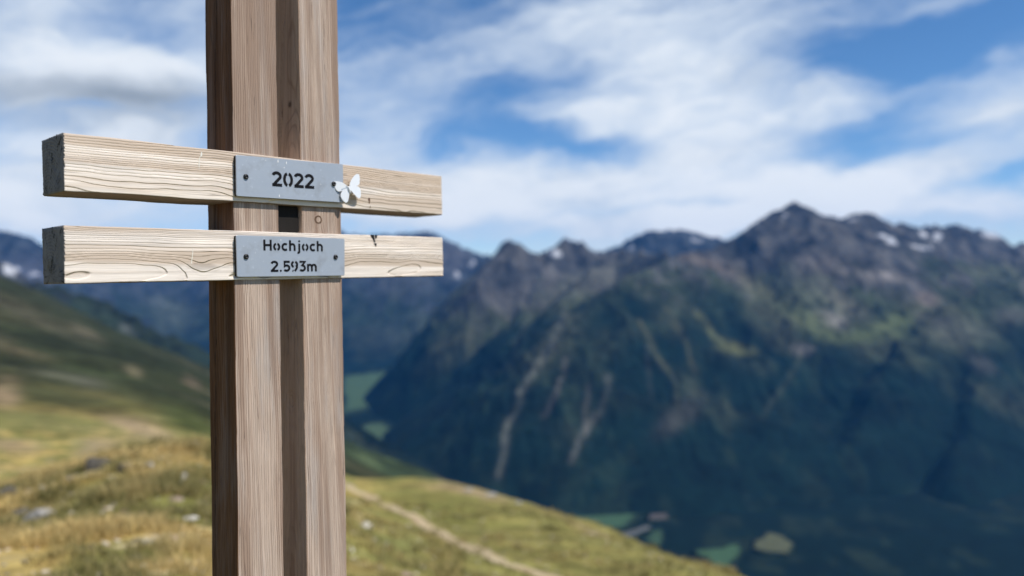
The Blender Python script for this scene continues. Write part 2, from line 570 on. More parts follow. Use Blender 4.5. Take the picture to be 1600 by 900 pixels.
FAR = [
    ([(-600, 320, 9500), (-300, 335, 10000), (-100, 345, 10500), (0, 362, 11000), (32, 368, 11000), (62, 388, 11200), (130, 402, 11800), (220, 410, 12500),
      (320, 395, 13786), (400, 362, 13664), (470, 350, 13420), (540, 364, 13420), (575, 371, 13420), (590, 366, 13298), (612, 370, 13176), (632, 362, 13054),
      (648, 365, 12932), (668, 360, 12810), (692, 374, 12566), (722, 388, 12444), (757, 400, 12200), (800, 430, 11712)], .66),
    ([(880, 410, 11712), (930, 396, 11590), (970, 380, 11590), (1010, 365, 11712), (1060, 361, 11834), (1100, 364, 11834), (1160, 378, 11712), (1230, 390, 11590)], .6),
    ([(632, 362, 13054), (610, 420, 12200), (590, 480, 11468), (570, 540, 10858)], .62),
    ([(692, 374, 12566), (670, 430, 11712), (650, 480, 11102), (640, 540, 10492)], .62),
    ([(470, 350, 13420), (450, 420, 12200), (430, 500, 11224)], .62),
    ([(320, 395, 13786), (290, 440, 12444), (270, 500, 11346), (250, 560, 10614)], .62),
    ([(130, 402, 11800), (150, 440, 11000), (180, 490, 10200)], .62),
    ([(0, 362, 11000), (30, 425, 10300), (60, 475, 9600)], .62),
    # a nearer green spur behind the left slope
    ([(-100, 380, 4200), (0, 425, 4000), (70, 440, 3900), (130, 466, 3900), (172, 487, 3900), (215, 512, 3850), (260, 535, 3800), (325, 566, 3800), (420, 620, 3800)], .6),
]


def mountain(name, ridges, th0, th1, dth, r0, r1, dr, rough, seed, m, colour):
    th = np.radians(np.arange(th0, th1, dth)); rr = np.arange(r0, r1, dr)
    T_, R_ = np.meshgrid(th, rr)
    X = np.sin(T_) * R_; Y = np.cos(T_) * R_
    wx = fbm(X / 700, Y / 700, 4, seed + 20) * 130; wy = fbm(X / 700 + 50, Y / 700, 4, seed + 30) * 130
    base = ridge_field(X + wx * .8, Y + wy * .8, ridges)
    crest = ridge_field(X, Y, ridges)
    base = np.maximum(base * .6 + crest * .4, crest - 24)
    fl = floor_z(X, Y)
    up = sstep(base - fl, 0, 500)
    rg = fbm((X + wx) / 520, (Y + wy) / 520, 5, seed, .52, True)
    sp = fbm((X + wx) / 170, (Y + wy) / 240, 4, seed + 5, .5, True)
    fine = vnoise(X / 34, Y / 34, seed + 9) * 9 + vnoise(X / 75, Y / 75, seed + 8) * 13
    Z = base + (rg - .32) * 82 * rough * up + (sp - .25) * 34 * rough * up + fine * up
    # sink out of sight below the valley floor
    Z = np.maximum(Z, fl - 25)
    # soft foot
    foot = np.clip(base - fl, -400, 400)
    Z = np.where(base < fl - 8, fl - 25, Z)
    X, Y, Z = X.ravel(), Y.ravel(), Z.ravel()
    gx, gy = project(X, Y, Z)
    nr, ncol = T_.shape
    Zg = Z.reshape(nr, ncol)
    gr = np.gradient(Zg, dr, axis=0); gtg = np.gradient(Zg, axis=1) / (R_ * math.radians(dth))
    steep = np.hypot(gr, gtg).ravel()
    c = colour(X, Y, Z, gx, gy, steep, sp.ravel())
    me = mesh_np(name, np.c_[X, Y, Z], grid_faces(nr, ncol)[:, ::-1], m, True, c)
    return tag(link(name, me), kind='structure')


def alpine(X, Y, Z, gx, gy, steep, sp, tree=-470, feats=(), streaks=(), snow=()):
    n = fbm(X / 420, Y / 420, 5, 61)
    n2 = fbm(X / 120, Y / 200, 4, 62)
    c = np.array([.003, .011, .0095])[None] * np.ones((len(X), 1))
    c = lerp(c, sstep(n2, .12, .5) * .65, (.013, .024, .016))
    big_ = fbm(X / 1500, Y / 1500, 3, 63)
    hi = sstep(Z + big_ * 520 + n * 420 + n2 * 130, tree - 330, tree + 330)
    g = np.array([.034, .044, .025])[None] * np.ones((len(X), 1))
    g = lerp(g, sstep(n, -.2, .4) * .6, (.066, .066, .042))
    c = c * (1 - hi[:, None]) + g * hi[:, None]
    rk = sstep(Z + n2 * 200 + n * 260 + big_ * 200 + (steep - .6) * 300, tree + 330, tree + 760)
    rock = np.array([.048, .049, .052])[None] * np.ones((len(X), 1))
    rock = lerp(rock, sstep(n2, -.1, .4) * .7, (.098, .092, .086))
    rock = lerp(rock, sstep(-n2, .05, .4) * .6, (.02, .022, .027))
    c = c * (1 - rk[:, None]) + rock * rk[:, None]
    nx = n2 * 9; ny = n * 8
    for (cx, cy, sx, sy, tl, colr, amt) in feats:
        c = lerp(c, blob(gx + nx, gy + ny, cx, cy, sx, sy, tl) * amt, colr)
    for pts, w, colr, amt in streaks:
        ww = seg_w(gx + n2 * 7, gy + n * 8, pts, w * .64) * amt * (.28 + .40 * sstep(n2, -.35, .25))
        c = lerp(c, np.clip(ww, 0, 1), colr)
    for (cx, cy, sx, sy, tl) in snow:
        q_ = blob(gx + n2 * 8, gy + n2 * 5, cx, cy, sx, sy, tl); w = sstep(q_ * (1 + 1.1 * n2), .42, .75)
        c = lerp(c, w * .8, (.46, .47, .50))
    return c


SCREE = (.20, .18, .165); GRN = (.12, .135, .055); TAN = (.17, .135, .11)
wall_feats = [(1340, 522, 64, 14, 0, (.095, .115, .05), .8), (1400, 500, 40, 12, -15, (.10, .12, .05), .6), (1305, 495, 26, 13, 30, SCREE, .7),
              (1290, 415, 40, 20, 10, (.13, .112, .105), .55), (1370, 430, 55, 9, 12, SCREE, .7), (1085, 405, 45, 8, 18, TAN, .5),
              (1140, 425, 45, 9, 30, TAN, .4), (1200, 460, 60, 14, 35, (.10, .10, .06), .7), (1250, 490, 60, 18, 25, (.10, .115, .055), .8), (1290, 460, 70, 22, 25, (.085, .095, .06), .6),
              (1450, 470, 20, 12, 0, TAN, .7), (1560, 420, 60, 12, 0, (.11, .12, .07), .5), (1530, 565, 26, 14, 30, (.07, .062, .058), .4),
              (1500, 520, 55, 20, 0, (.085, .09, .07), .6), (1580, 490, 30, 14, 0, (.12, .115, .10), .5), (1150, 545, 30, 10, 10, (.12, .125, .05), .7),
              (1255, 548, 14, 8, 0, SCREE, .6), (1060, 650, 44, 18, -35, (.075, .068, .06), .45), (920, 440, 90, 20, -20, (.085, .088, .07), .6),
              (1320, 470, 40, 14, 35, (.12, .11, .09), .6), (1185, 855, 1, 1, 0, TAN, .0)]
wall_streaks = [([(882, 490), (862, 545), (815, 610), (795, 665), (780, 740)], 9, (.15, .15, .125), .85),
                ([(950, 590), (938, 640), (905, 690), (895, 720)], 8, (.13, .125, .11), .8),
                ([(885, 560), (872, 610), (850, 650)], 6, (.13, .11, .10), .7),
                ([(1000, 500), (1025, 555), (1050, 590), (1058, 625)], 7, (.12, .115, .06), .75),
                ([(1042, 480), (1068, 530), (1090, 580)], 7, (.11, .105, .06), .65),
                ([(1092, 490), (1120, 525), (1175, 548)], 8, (.125, .13, .06), .75),
                ([(920, 600), (915, 680)], 6, (.10, .085, .08), .6), ([(840, 470), (815, 520), (800, 560)], 7, (.07, .075, .055), .6),
                ([(1010, 540), (1015, 620)], 5, (.09, .08, .07), .5), ([(1250, 560), (1220, 610), (1190, 650)], 7, (.065, .07, .045), .5)]
wall_snow = [(1385, 368, 20, 6, 15), (1397, 379, 10, 5, 0), (1440, 366, 16, 6, 0), (1464, 370, 12, 6, 0), (1445, 386, 18, 6, 5),
             (1512, 351, 9, 5, 0), (1552, 366, 22, 8, 0), (868, 397, 14, 5, 0), (1330, 343, 12, 4, 0), (1225, 338, 8, 3, -40)]
M_mtn = terrain_mat('mountain_rock_and_forest', .016, .0035, .8, 18.0, 1.7)
mountain('mountain_range', WALL, -16, 50, .1, 3400, 9800, 26, 1.0, 71, M_mtn,
         lambda *a: alpine(*a, tree=-470, feats=wall_feats, streaks=wall_streaks, snow=wall_snow))
far_snow = [(1000, 404, 30, 8, 0), (985, 388, 8, 4, 0), (1090, 376, 12, 4, 0), (712, 430, 9, 5, 0), (738, 412, 10, 3, -30), (15, 421, 20, 8, 0), (52, 427, 12, 5, 0)]
far_feats = [(700, 405, 40, 25, 0, (.17, .14, .13), .7), (60, 420, 60, 20, 0, (.17, .145, .15), .6), (270, 490, 40, 25, 20, (.12, .12, .08), .6),
             (620, 440, 40, 25, 0, (.14, .12, .10), .6), (610, 520, 30, 20, -40, (.10, .10, .08), .5), (197, 514, 14, 6, 28, (.24, .22, .17), .8), (150, 490, 40, 14, 28, (.07, .09, .05), .6)]
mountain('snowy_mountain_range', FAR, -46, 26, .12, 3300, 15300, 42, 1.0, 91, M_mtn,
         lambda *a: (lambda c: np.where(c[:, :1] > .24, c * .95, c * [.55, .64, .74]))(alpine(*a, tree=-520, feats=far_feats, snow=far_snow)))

# valley floor with meadows, a road and a riverbed field
rr = np.exp(np.linspace(math.log(600), math.log(17000), 150))
th = np.radians(np.r_[np.arange(-180, -50, 5.0), np.arange(-50, 45, .2), np.arange(45, 181, 5.0)])
T_, R_ = np.meshgrid(th, rr)
X = (np.sin(T_) * R_).ravel(); Y = (np.cos(T_) * R_).ravel()
Z = floor_z(X, Y) + fbm(X / 300, Y / 300, 3, 12) * 8
gx, gy = project(X, Y, Z)
n = fbm(X / 160, Y / 160, 4, 13)
fc = np.array([.003, .011, .0095])[None] * np.ones((len(X), 1))
fc = lerp(fc, sstep(n, .1, .5) * .6, (.022, .034, .02))
M_floor = terrain_mat('valley_floor_forest', .02, .004, .6, 8.0)
tag(link('valley_floor', mesh_np('valley_floor', np.c_[X, Y, Z], grid_faces(*T_.shape)[:, ::-1], M_floor, True, fc)), kind='structure')


def floor_hit(px, py):
    d = ray(px, py)
    t = 3000.0
    for _ in range(60):
        p = d * t
        t = t * .5 + .5 * (floor_z(p[0], p[1]) / d[2])
    return d * t


def field(name, px_poly, colr, rise=14):
    """a meadow: its outline laid on the valley floor, subdivided into a fan with uneven edge"""
    pts = [floor_hit(*p)[:2] for p in px_poly]
    ring = []
    for a, b in zip(pts, pts[1:] + pts[:1]):
        for k in range(8):
            q = a + (b - a) * k / 8
            L = 26
            ring.append(q + np.array([vnoise(np.array(q[0] / 90), np.array(q[1] / 90), 5), vnoise(np.array(q[0] / 90), np.array(q[1] / 90), 6)]).ravel() * L)
    ring = np.array(ring); c = ring.mean(0)
    V = []; 
    for s in (1.0, .8, .55, .3, .05):
        q = c + (ring - c) * s
        V.append(np.c_[q, floor_z(q[:, 0], q[:, 1]) + fbm(q[:, 0] / 300, q[:, 1] / 300, 3, 12) * 8 + rise])
    V.append(np.c_[ring, floor_z(ring[:, 0], ring[:, 1]) - 30])
    V = [V[-1]] + V[:-1]
    V = np.concatenate(V)
    k = len(ring)
    m, b = mat(name + '_grass')
    p = b.pos()
    nn = b.noise(p, .012, 5, .6)
    edge = b.sep(b.attr('col', 'Vector'))[0]
    full = b.mix(nn, tuple(x * .7 for x in colr), tuple(min(1, x * 1.3) for x in colr))
    b.bsdf(b.mix(b.step(b.add(edge, b.mul(b.sub(nn, .5), 1.2)), .15, .85), (.010, .019, .013), full), .95, spec=.1)
    ec = np.repeat(np.array([0, 0.0, .62, 1, 1, 1.0]), k)
    return tag(link(name, mesh_np(name, V, grid_faces(6, k, True), m, True, np.stack([ec] * 3, 1))), kind='structure')


field('valley_meadow', [(845, 792), (925, 800), (985, 795), (1000, 808), (988, 826), (950, 832), (880, 815)], (.05, .098, .05))
field('valley_meadow', [(1015, 832), (1032, 828), (1030, 860), (1005, 850)], (.04, .075, .04))
field('valley_meadow', [(1085, 866), (1120, 862), (1150, 850), (1160, 866), (1150, 895), (1120, 895)], (.05, .098, .048))
field('valley_meadow', [(530, 588), (598, 578), (622, 588), (612, 616), (590, 640), (530, 655)], (.056, .095, .048))
field('valley_meadow', [(560, 664), (596, 658), (622, 684), (642, 708), (606, 712), (572, 696)], (.058, .092, .046))
field('hay_field', [(1170, 861), (1204, 834), (1226, 842), (1249, 856), (1240, 874), (1205, 868)], (.09, .095, .05))
field('gravel_clearing', [(1003, 802), (1030, 798), (1048, 801), (1042, 814), (1012, 816)], (.09, .078, .07))
field('valley_road', [(968, 838), (985, 832), (1022, 822), (1024, 826), (1000, 836), (985, 846), (972, 846)], (.11, .112, .105))

# ------------------------------------------------------------------ footpath on the knoll
PATH = [(520, 742), (548, 764), (580, 778), (612, 793), (645, 808), (680, 829), (720, 851), (760, 868), (805, 884), (850, 899), (910, 925)]
pw = [hit(px, py, 7 if py > 800 else 20) for px, py in PATH]
pp = []
for a, b in zip(pw[:-1], pw[1:]):
    for k in range(10):
        pp.append(a + (b - a) * k / 10)
pp = np.array(pp)
tan = np.gradient(pp[:, :2], axis=0); tan /= np.linalg.norm(tan, axis=1)[:, None]
nor = np.c_[-tan[:, 1], tan[:, 0]]
s_ = np.arange(len(pp))
wl = .48 + .20 * fbm(s_ / 3.0, s_ * 0 + .5, 3, 21); wr = .48 + .20 * fbm(s_ / 3.0, s_ * 0 + 9.5, 3, 22)
rows = []
for q in np.linspace(-1, 1, 9):
    w = np.where(q < 0, wl, wr) * q
    xy = pp[:, :2] + nor * w[:, None]
    lift = .025 - .06 * (abs(q) > .9)
    rows.append(np.c_[xy, ground_z(xy[:, 0], xy[:, 1]) + lift])
V = np.concatenate(rows)
m, b = mat('trodden_earth')
p = b.pos()
nn = b.noise(p, 2.2, 6, .65); n2 = b.noise(p, .35, 3, .5)
cc = b.mix(b.step(nn, .3, .7), (.36, .265, .14), (.56, .45, .28))
cc = b.mix(b.mul(b.step(n2, .5, .75), .6), cc, (.27, .19, .11))
b.bsdf(cc, .95, 0, b.bump(nn, .8, .05), spec=.1)
tag(link('footpath', mesh_np('footpath', V, grid_faces(9, len(pp)), m, True)), kind='structure')


# ------------------------------------------------------------------ grass tufts and small stones (stuff)
def scatter(n, th0, th1, r0, r1, power, rng):
    th = np.radians(rng.uniform(th0, th1, n))
    u = rng.uniform(0, 1, n)
    r = (r0 ** power + u * (r1 ** power - r0 ** power)) ** (1 / power)
    x = np.sin(th) * r; y = np.cos(th) * r
    return x, y, ground_z(x, y), r


rng = np.random.default_rng(5)
xs, ys, zs, rs = [np.concatenate(q) for q in zip(scatter(8500, -38, -13, 4.5, 21, 1.2, rng), scatter(3600, -14, 16, 7, 45, .9, rng))]
BLD = 9
nT = len(xs)
keep = fbm(xs / .9, ys / .9, 3, 77) > -.14
# keep the trodden path bare
dpath = np.min(np.hypot(xs[:, None] - pp[None, ::3, 0], ys[:, None] - pp[None, ::3, 1]), axis=1)
keep &= dpath > .5
xs, ys, zs, rs = xs[keep], ys[keep], zs[keep], rs[keep]
nT = len(xs)
tx = np.repeat(xs, BLD); ty = np.repeat(ys, BLD); tz = np.repeat(zs, BLD); tr = np.repeat(rs, BLD)
N = len(tx)
sc = np.clip(tr / 10, .7, 2.2)
ang = rng.uniform(0, 2 * np.pi, N)
off = rng.uniform(0, .09, N) * sc
bx = tx + np.cos(ang) * off; by = ty + np.sin(ang) * off
hh = rng.uniform(.05, .13, N) * np.clip(sc, .8, 1.3) * np.repeat(np.clip(1.0 + 1.6 * fbm(xs / .8, ys / .8, 3, 78), .35, 2.0), BLD)
lean = rng.uniform(.3, 1.0, N) * hh
wd = rng.uniform(.004, .010, N) * sc
da = rng.uniform(0, 2 * np.pi, N)
px_, py_ = np.cos(da) * wd, np.sin(da) * wd
la = ang + rng.normal(0, .5, N)
lx, ly = np.cos(la) * lean, np.sin(la) * lean
z0 = tz - .01
v0 = np.c_[bx - px_, by - py_, z0]; v1 = np.c_[bx + px_, by + py_, z0]
v2 = np.c_[bx + px_ * .7 + lx * .4, by + py_ * .7 + ly * .4, z0 + hh * .65]; v3 = np.c_[bx - px_ * .7 + lx * .4, by - py_ * .7 + ly * .4, z0 + hh * .65]
v4 = np.c_[bx + lx, by + ly, z0 + hh]
Vg = np.stack([v0, v1, v2, v3, v4], 1).reshape(-1, 3)
i5 = np.arange(N)[:, None] * 5
tri = np.concatenate([i5 + [[0, 1, 2]], i5 + [[0, 2, 3]], i5 + [[3, 2, 4]]], 0)
tone = np.repeat(rng.uniform(0, 1, nT) * .35 + .65 * sstep(fbm(xs / 1.6, ys / 1.6, 4, 3) + .8 * fbm(xs / .5, ys / .5, 2, 79), -.35, .4), BLD)
ppx, _ = project(tx, ty, tz)
tone = tone * (1 - .45 * sstep(ppx, 480, 640))
bc_ = np.array([.15, .145, .042])[None] * (1 - tone[:, None]) + np.array([.61, .445, .175])[None] * tone[:, None]
bc_ *= rng.uniform(.75, 1.2, (N, 1))
m, b = mat('grass_blade')
bs = b.n('ShaderNodeBsdfPrincipled')
b.set(bs.inputs['Base Color'], b.attr('col'))
bs.inputs['Roughness'].default_value = .7
tl = b.n('ShaderNodeBsdfTranslucent')
b.set(tl.inputs['Color'], b.attr('col'))
mx = b.n('ShaderNodeMixShader')
mx.inputs[0].default_value = .3
b.t.links.new(bs.outputs[0], mx.inputs[1]); b.t.links.new(tl.outputs[0], mx.inputs[2])
o = b.n('ShaderNodeOutputMaterial')
b.t.links.new(mx.outputs[0], o.inputs[0])
g_o = link('grass', mesh_np('grass', Vg, tri, m, False, np.repeat(bc_, 5, 0)))
tag(g_o, 'short dry yellow and olive alpine grass covering the knoll', 'grass', kind='stuff')


def rock_shape(seed, sx, sy, sz, cuts=16, sub=3):
    import bmesh
    bm = bmesh.new()
    bmesh.ops.create_icosphere(bm, subdivisions=sub, radius=1.0)
    v = np.array([q.co[:] for q in bm.verts])
    fcs = np.array([[q.index for q in fc_.verts] for fc_ in bm.faces])
    bm.free()
    r_ = np.random.default_rng(seed)
    for _ in range(cuts):
        nrm = r_.normal(size=3); nrm /= np.linalg.norm(nrm)
        d = r_.uniform(.5, .85)
        ex = np.maximum(v @ nrm - d, 0)
        v = v - ex[:, None] * nrm[None]
    v = v + r_.normal(0, .012, v.shape)
    return v * [sx, sy, sz], fcs


def rock_mat(name, c1, c2, c3):
    m, b = mat(name)
    p = b.coord('Object')
    n1 = b.noise(p, 9, 6, .65); n2 = b.noise(p, 30, 4, .6)
    c = b.mix(b.step(n1, .35, .65), c1, c2)
    c = b.mix(b.mul(b.step(n2, .52, .7), .7), c, c3)
    b.bsdf(c, .9, 0, b.bump(b.add(n1, n2), .7, .03), spec=.2)
    return m


M_dark = rock_mat('dark_schist', (.055, .047, .040), (.13, .12, .105), (.30, .29, .24))
M_grey = rock_mat('grey_schist', (.22, .205, .185), (.36, .34, .30), (.48, .46, .39))
M_pale = rock_mat('pale_quartz', (.46, .43, .36), (.62, .58, .50), (.38, .34, .28))
M_brown = rock_mat('rusty_schist', (.22, .15, .10), (.34, .26, .19), (.40, .36, .30))
ROCKS = [  # px, py, width px, height px, depth ratio, material, yaw, label
    (158, 722, 56, 30, .8, M_dark, .4, 'largest dark rock on the crest of the grassy knoll'),
    (196, 730, 34, 18, .8, M_dark, 1.1, 'low dark rock just right of the largest dark rock'),
    (226, 727, 30, 12, .8, M_grey, .2, 'flat grey rock at the right end of the rock row on the crest'),
    (14, 768, 34, 20, .9, M_dark, 2.0, 'dark brown rock at the left edge of the photo'),
    (30, 800, 42, 14, .9, M_dark, .5, 'dark mossy slab in the grass under the left edge rock'),
    (66, 802, 60, 20, .6, M_grey, .35, 'long grey lichen covered slab in the grass at lower left'),
    (67, 762, 13, 10, 1, M_grey, .1, 'small pale grey stone below the skyline left of the dark rocks'),
    (214, 843, 18, 9, .8, M_dark, .2, 'small black stone beside a pale chip in the lower grass'),
    (228, 847, 22, 9, .8, M_pale, .2, 'pale chip right beside the small black stone'),
    (297, 810, 34, 11, .7, M_pale, .1, 'bright cream stone in the grass left of the post'),
    (287, 744, 13, 16, .8, M_pale, .4, 'upright pale stone in the grass left of the post'),
    (281, 757, 16, 9, .8, M_pale, 1.4, 'small flat pale stone just below the upright pale stone'),
    (307, 693, 13, 9, .8, M_pale, .7, 'pale stone on the skyline of the knoll left of the post'),
    (275, 780, 30, 7, .7, M_brown, .0, 'flat tan stone in the grass left of the post'),
    (195, 798, 14, 8, .8, M_brown, .9, 'small pinkish stone in the middle of the left grass'),
    (140, 855, 26, 10, .8, M_brown, .6, 'pinkish brown stone low in the left grass'),
    (572, 820, 26, 10, .8, M_pale, .3, 'white stone on the turf right of the post below the path'),
    (549, 858, 12, 8, .8, M_pale, 1.3, 'small pale stone beside the post low on the right'),
    (632, 897, 30, 9, .8, M_brown, .1, 'reddish flat stone at the bottom edge right of the post'),
    (730, 765, 22, 6, .7, M_grey, .3, 'grey stone on the meadow skyline above the path'),
    (766, 772, 26, 6, .7, M_grey, .1, 'longer grey stone further right on the meadow skyline'),
    (810, 785, 16, 5, .7, M_grey, .7, 'small grey stone at the right end of the skyline stones'),
]
for i, (px, py, wpx, hpx, dr_, mt, yaw, lab) in enumerate(ROCKS):
    p = hit(px, py + hpx * .35, 5, 120)
    Yd = p[1]
    w = wpx * Yd / F / 2; h = hpx * Yd / F * .75
    v, fcs = rock_shape(300 + i, w, w * dr_, h)
    name = 'rock' if wpx > 25 else 'stone'
    o = link(name, mesh_np(name, v, fcs, mt, False), loc=(p[0], p[1], p[2] + h * .12))
    o.rotation_euler = (random.uniform(-.1, .1), random.uniform(-.15, .15), yaw)
    tag(o, lab, name, 'rocks and stones scattered over the knoll')

# loose gravel lying between the tufts
gx_, gy_, gz_, gr_ = [np.concatenate(q) for q in zip(scatter(900, -38, -13, 4.5, 20, 1.2, rng), scatter(300, -13, 14, 7, 40, .9, rng))]
base_v, base_f = rock_shape(999, 1, .8, .5, 10, 1)
Vs = []; Fs = []; Cs = []
for i in range(len(gx_)):
    s = rng.uniform(.012, .05) * (1 + gr_[i] / 30)
    a = rng.uniform(0, 6.28)
    R2 = np.array([[math.cos(a), -math.sin(a), 0], [math.sin(a), math.cos(a), 0], [0, 0, 1]])
    Vs.append(base_v * s @ R2.T + [gx_[i], gy_[i], gz_[i] + s * .1])
    Fs.append(base_f + i * len(base_v))
    cc = random.choice([(.60, .52, .40), (.42, .37, .29), (.50, .36, .25), (.28, .25, .21)])
    Cs.append(np.tile(cc, (len(base_v), 1)))
m, b = mat('gravel')
b.bsdf(b.attr('col'), .9, spec=.2)
tag(link('gravel', mesh_np('gravel', np.concatenate(Vs), np.concatenate(Fs), m, False, np.concatenate(Cs))),
    'loose grey and tan pebbles between the grass tufts', 'gravel', kind='stuff')

# ------------------------------------------------------------------ the summit cross
Tc = np.array([-0.7676, 0.2663, 1.2905])
Rc = np.array([[0.66374481, -0.01988064, 0.74769485], [0.02624559, 0.99965014, 0.00328116], [0.74749849, -0.01744583, -0.66403438]])
org = c2w(*Tc)
Uw, Vw, Nw = (c2w(*Rc[:, i]) for i in range(3))
BASE = np.array([.445, -1.92, -.065])


def cross_pt(u, v, n):
    return org + Uw * u + Vw * v + Nw * n


def bar_uv(px, py, n):
    """photo pixel -> (u, v) on the plane n of the bars"""
    d = ray(px, py)
    t = ((org + Nw * n) @ Nw) / (d @ Nw)
    q = d * t - org
    return q @ Uw, q @ Vw


cross = bpy.data.objects.new('summit_cross', None)
COL.objects.link(cross)
bp = cross_pt(*BASE)
cross.matrix_world = Matrix(((Uw[0], Vw[0], Nw[0], bp[0]), (Uw[1], Vw[1], Nw[1], bp[1]), (Uw[2], Vw[2], Nw[2], bp[2]), (0, 0, 0, 1)))
tag(cross, 'weathered wooden summit cross with two crossbars and grey metal plaques on the knoll', 'summit cross')


def wood(name, axis, pith, spacing, light, dark, warm, knots=(), seed=0.0, relief=.0017, tintamt=.5, cracks=(), warp=.03, linew=.9, silver=.0):
    """solid larch: rings round a pith line parallel to the timber, bent round knots; raised late wood"""
    m, b = mat(name)
    m.displacement_method = 'BOTH'
    P = b.sep(b.coord('Object'))
    if axis == 'x':
        l, a, c = P[0], P[1], P[2]
    else:
        l, a, c = P[1], P[0], P[2]
    ls = b.add(l, seed)
    w1 = b.noise(b.comb(b.mul(ls, 2.2), b.mul(a, 5), b.mul(c, 5)), 1.0, 2, .5, out=1)
    w2 = b.noise(b.comb(b.mul(ls, 9), b.mul(a, 22), b.mul(c, 22)), 1.0, 2, .5, out=1)
    s1 = b.sep(w1); s2 = b.sep(w2)
    a2 = b.add(a, b.add(b.mul(b.sub(s1[0], .5), warp), b.mul(b.sub(s2[0], .5), .006)))
    c2 = b.add(c, b.add(b.mul(b.sub(s1[1], .5), warp), b.mul(b.sub(s2[1], .5), .006)))
    r = b.m('SQRT', b.add(b.m('POWER', b.sub(a2, pith[0]), 2.0), b.m('POWER', b.sub(c2, pith[1]), 2.0)))
    knot_col = None
    for (kl, ka, kc, kr, kind) in knots:
        d2 = b.add(b.m('POWER', b.mul(b.sub(l, kl), 1 / (kr * 4.2)), 2.0), b.add(b.m('POWER', b.mul(b.sub(a, ka), 1 / (kr * 2.0)), 2.0), b.m('POWER', b.mul(b.sub(c, kc), 1 / (kr * 2.0)), 2.0)))
        r = b.add(r, b.mul(b.m('EXPONENT', b.mul(d2, -1.0)), kr * (.4 if kind == 'stain' else .9)))
        kd = b.m('SQRT', b.add(b.m('POWER', b.sub(l, kl), 2.0), b.add(b.m('POWER', b.sub(a, ka), 2.0), b.m('POWER', b.sub(c, kc), 2.0))))
        kd = b.add(b.mul(kd, 1 / kr), b.mul(b.sub(s2[1], .5), .5))
        if kind == 'ring':
            w = b.mul(b.step(kd, .68, .84), b.sub(1.0, b.step(kd, .92, 1.12)))
        elif kind == 'stain':
            kd2 = b.add(b.m('POWER', b.mul(b.sub(l, kl), 1 / (kr * 2.6)), 2.0), b.m('POWER', b.mul(b.sub(a, ka), 1 / (kr * .55)), 2.0))
            w = b.mul(b.sub(1.0, b.step(b.add(kd2, b.mul(b.sub(s2[0], .5), 1.6)), .1, 1.3)), .28)
        else:
            ringk = b.m('SINE', b.mul(kd, 14))
            w = b.mul(b.sub(1.0, b.step(kd, .7, 1.15)), b.add(.65, b.mul(ringk, .3)))
        knot_col = w if knot_col is None else b.m('MAXIMUM', knot_col, w)
    rn = b.noise(b.comb(b.mul(r, 55), seed, 0.0), 1.0, 2, .5)
    ph = b.add(b.mul(r, 1 / spacing), b.mul(rn, 4.2))
    x = b.m('FRACT', ph)
    late = b.mul(b.step(x, .42, .80), b.sub(1.0, b.step(x, .84, .96)))
    fib = b.noise(b.comb(b.mul(ls, 11), b.mul(a, 620), b.mul(c, 620)), 1.0, 3, .6)
    fib2 = b.noise(b.comb(b.mul(ls, 3), b.mul(a, 170), b.mul(c, 170)), 1.0, 3, .6)
    big = b.noise(b.comb(b.mul(ls, 3.5), b.mul(a, 26), b.mul(c, 26)), 1.0, 3, .55)
    lw = b.m('MINIMUM', b.mul(late, b.add(.25, b.mul(big, 1.1))), 1.0)
    zone = b.noise(b.comb(b.mul(r, 26), seed, 1.0), 1.0, 2, .5)
    lw = b.mul(lw, b.add(.25, b.mul(b.step(zone, .35, .62), .9)))
    soft = b.mix(b.step(big, .62, .45), dark, b.mix(.45, warm, dark))
    col = b.mix(b.mul(lw, linew), light, soft)
    col = b.mix(b.mul(b.step(big, .46, .74), tintamt), col, warm)
    band = b.noise(b.comb(b.mul(ls, .9), b.mul(a, 60), b.mul(c, 60)), 1.0, 2, .5)
    col = b.mix(b.mul(b.step(band, .48, .72), tintamt), col, b.mix(.5, warm, dark))
    col = b.mix(b.mul(b.step(band, .48, .30), .35), col, light)
    k = b.add(.38, b.add(b.mul(fib, .70), b.mul(fib2, .62)))
    col = b.mix(1.0, col, b.comb(k, k, k), 'MULTIPLY')
    if silver:
        sv = b.noise(b.comb(b.mul(ls, 2.6), b.mul(a, 22), b.mul(c, 22)), 1.0, 4, .6)
        col = b.mix(b.mul(b.step(sv, .47, .66), silver), col, (.36, .345, .33))
        ag = b.noise(b.comb(b.mul(ls, .7), b.mul(a, 34), b.mul(c, 34)), 1.0, 2, .5)
        col = b.mix(b.mul(b.step(ag, .54, .40), .7), col, b.mix(.55, warm, dark))
    # little drying checks along the grain
    chk = b.mul(b.step(b.noise(b.comb(b.mul(ls, 7), b.mul(a, 330), b.mul(c, 330)), 1.0, 1, .5), .70, .76), b.step(big, .42, .6))
    col = b.mix(b.mul(chk, .75), col, (.07, .05, .04))
    h = b.add(b.mul(late, .8), b.sub(b.add(b.mul(fib, .22), b.mul(fib2, .25)), b.mul(chk, .9)))
    for (ka, kw, amp) in cracks:
        cd_ = b.m('ABSOLUTE', b.sub(b.add(a if axis == 'x' else c, b.mul(b.sub(s1[2], .5), .014)), ka))
        cw = b.mul(b.sub(1.0, b.step(cd_, kw * .4, kw)), amp)
        col = b.mix(cw, col, (.025, .017, .012))
        h = b.sub(h, b.mul(cw, 1.5))
    if knot_col is not None:
        col = b.mix(knot_col, col, (.085, .045, .022))
        h = b.sub(h, b.mul(knot_col, .5))
    o = b.bsdf(col, .82, spec=.25)
    dsp = b.n('ShaderNodeDisplacement')
    b.set(dsp.inputs['Height'], h)
    dsp.inputs['Midlevel'].default_value = .4
    dsp.inputs['Scale'].default_value = relief
    b.t.links.new(dsp.outputs[0], o.inputs['Displacement'])
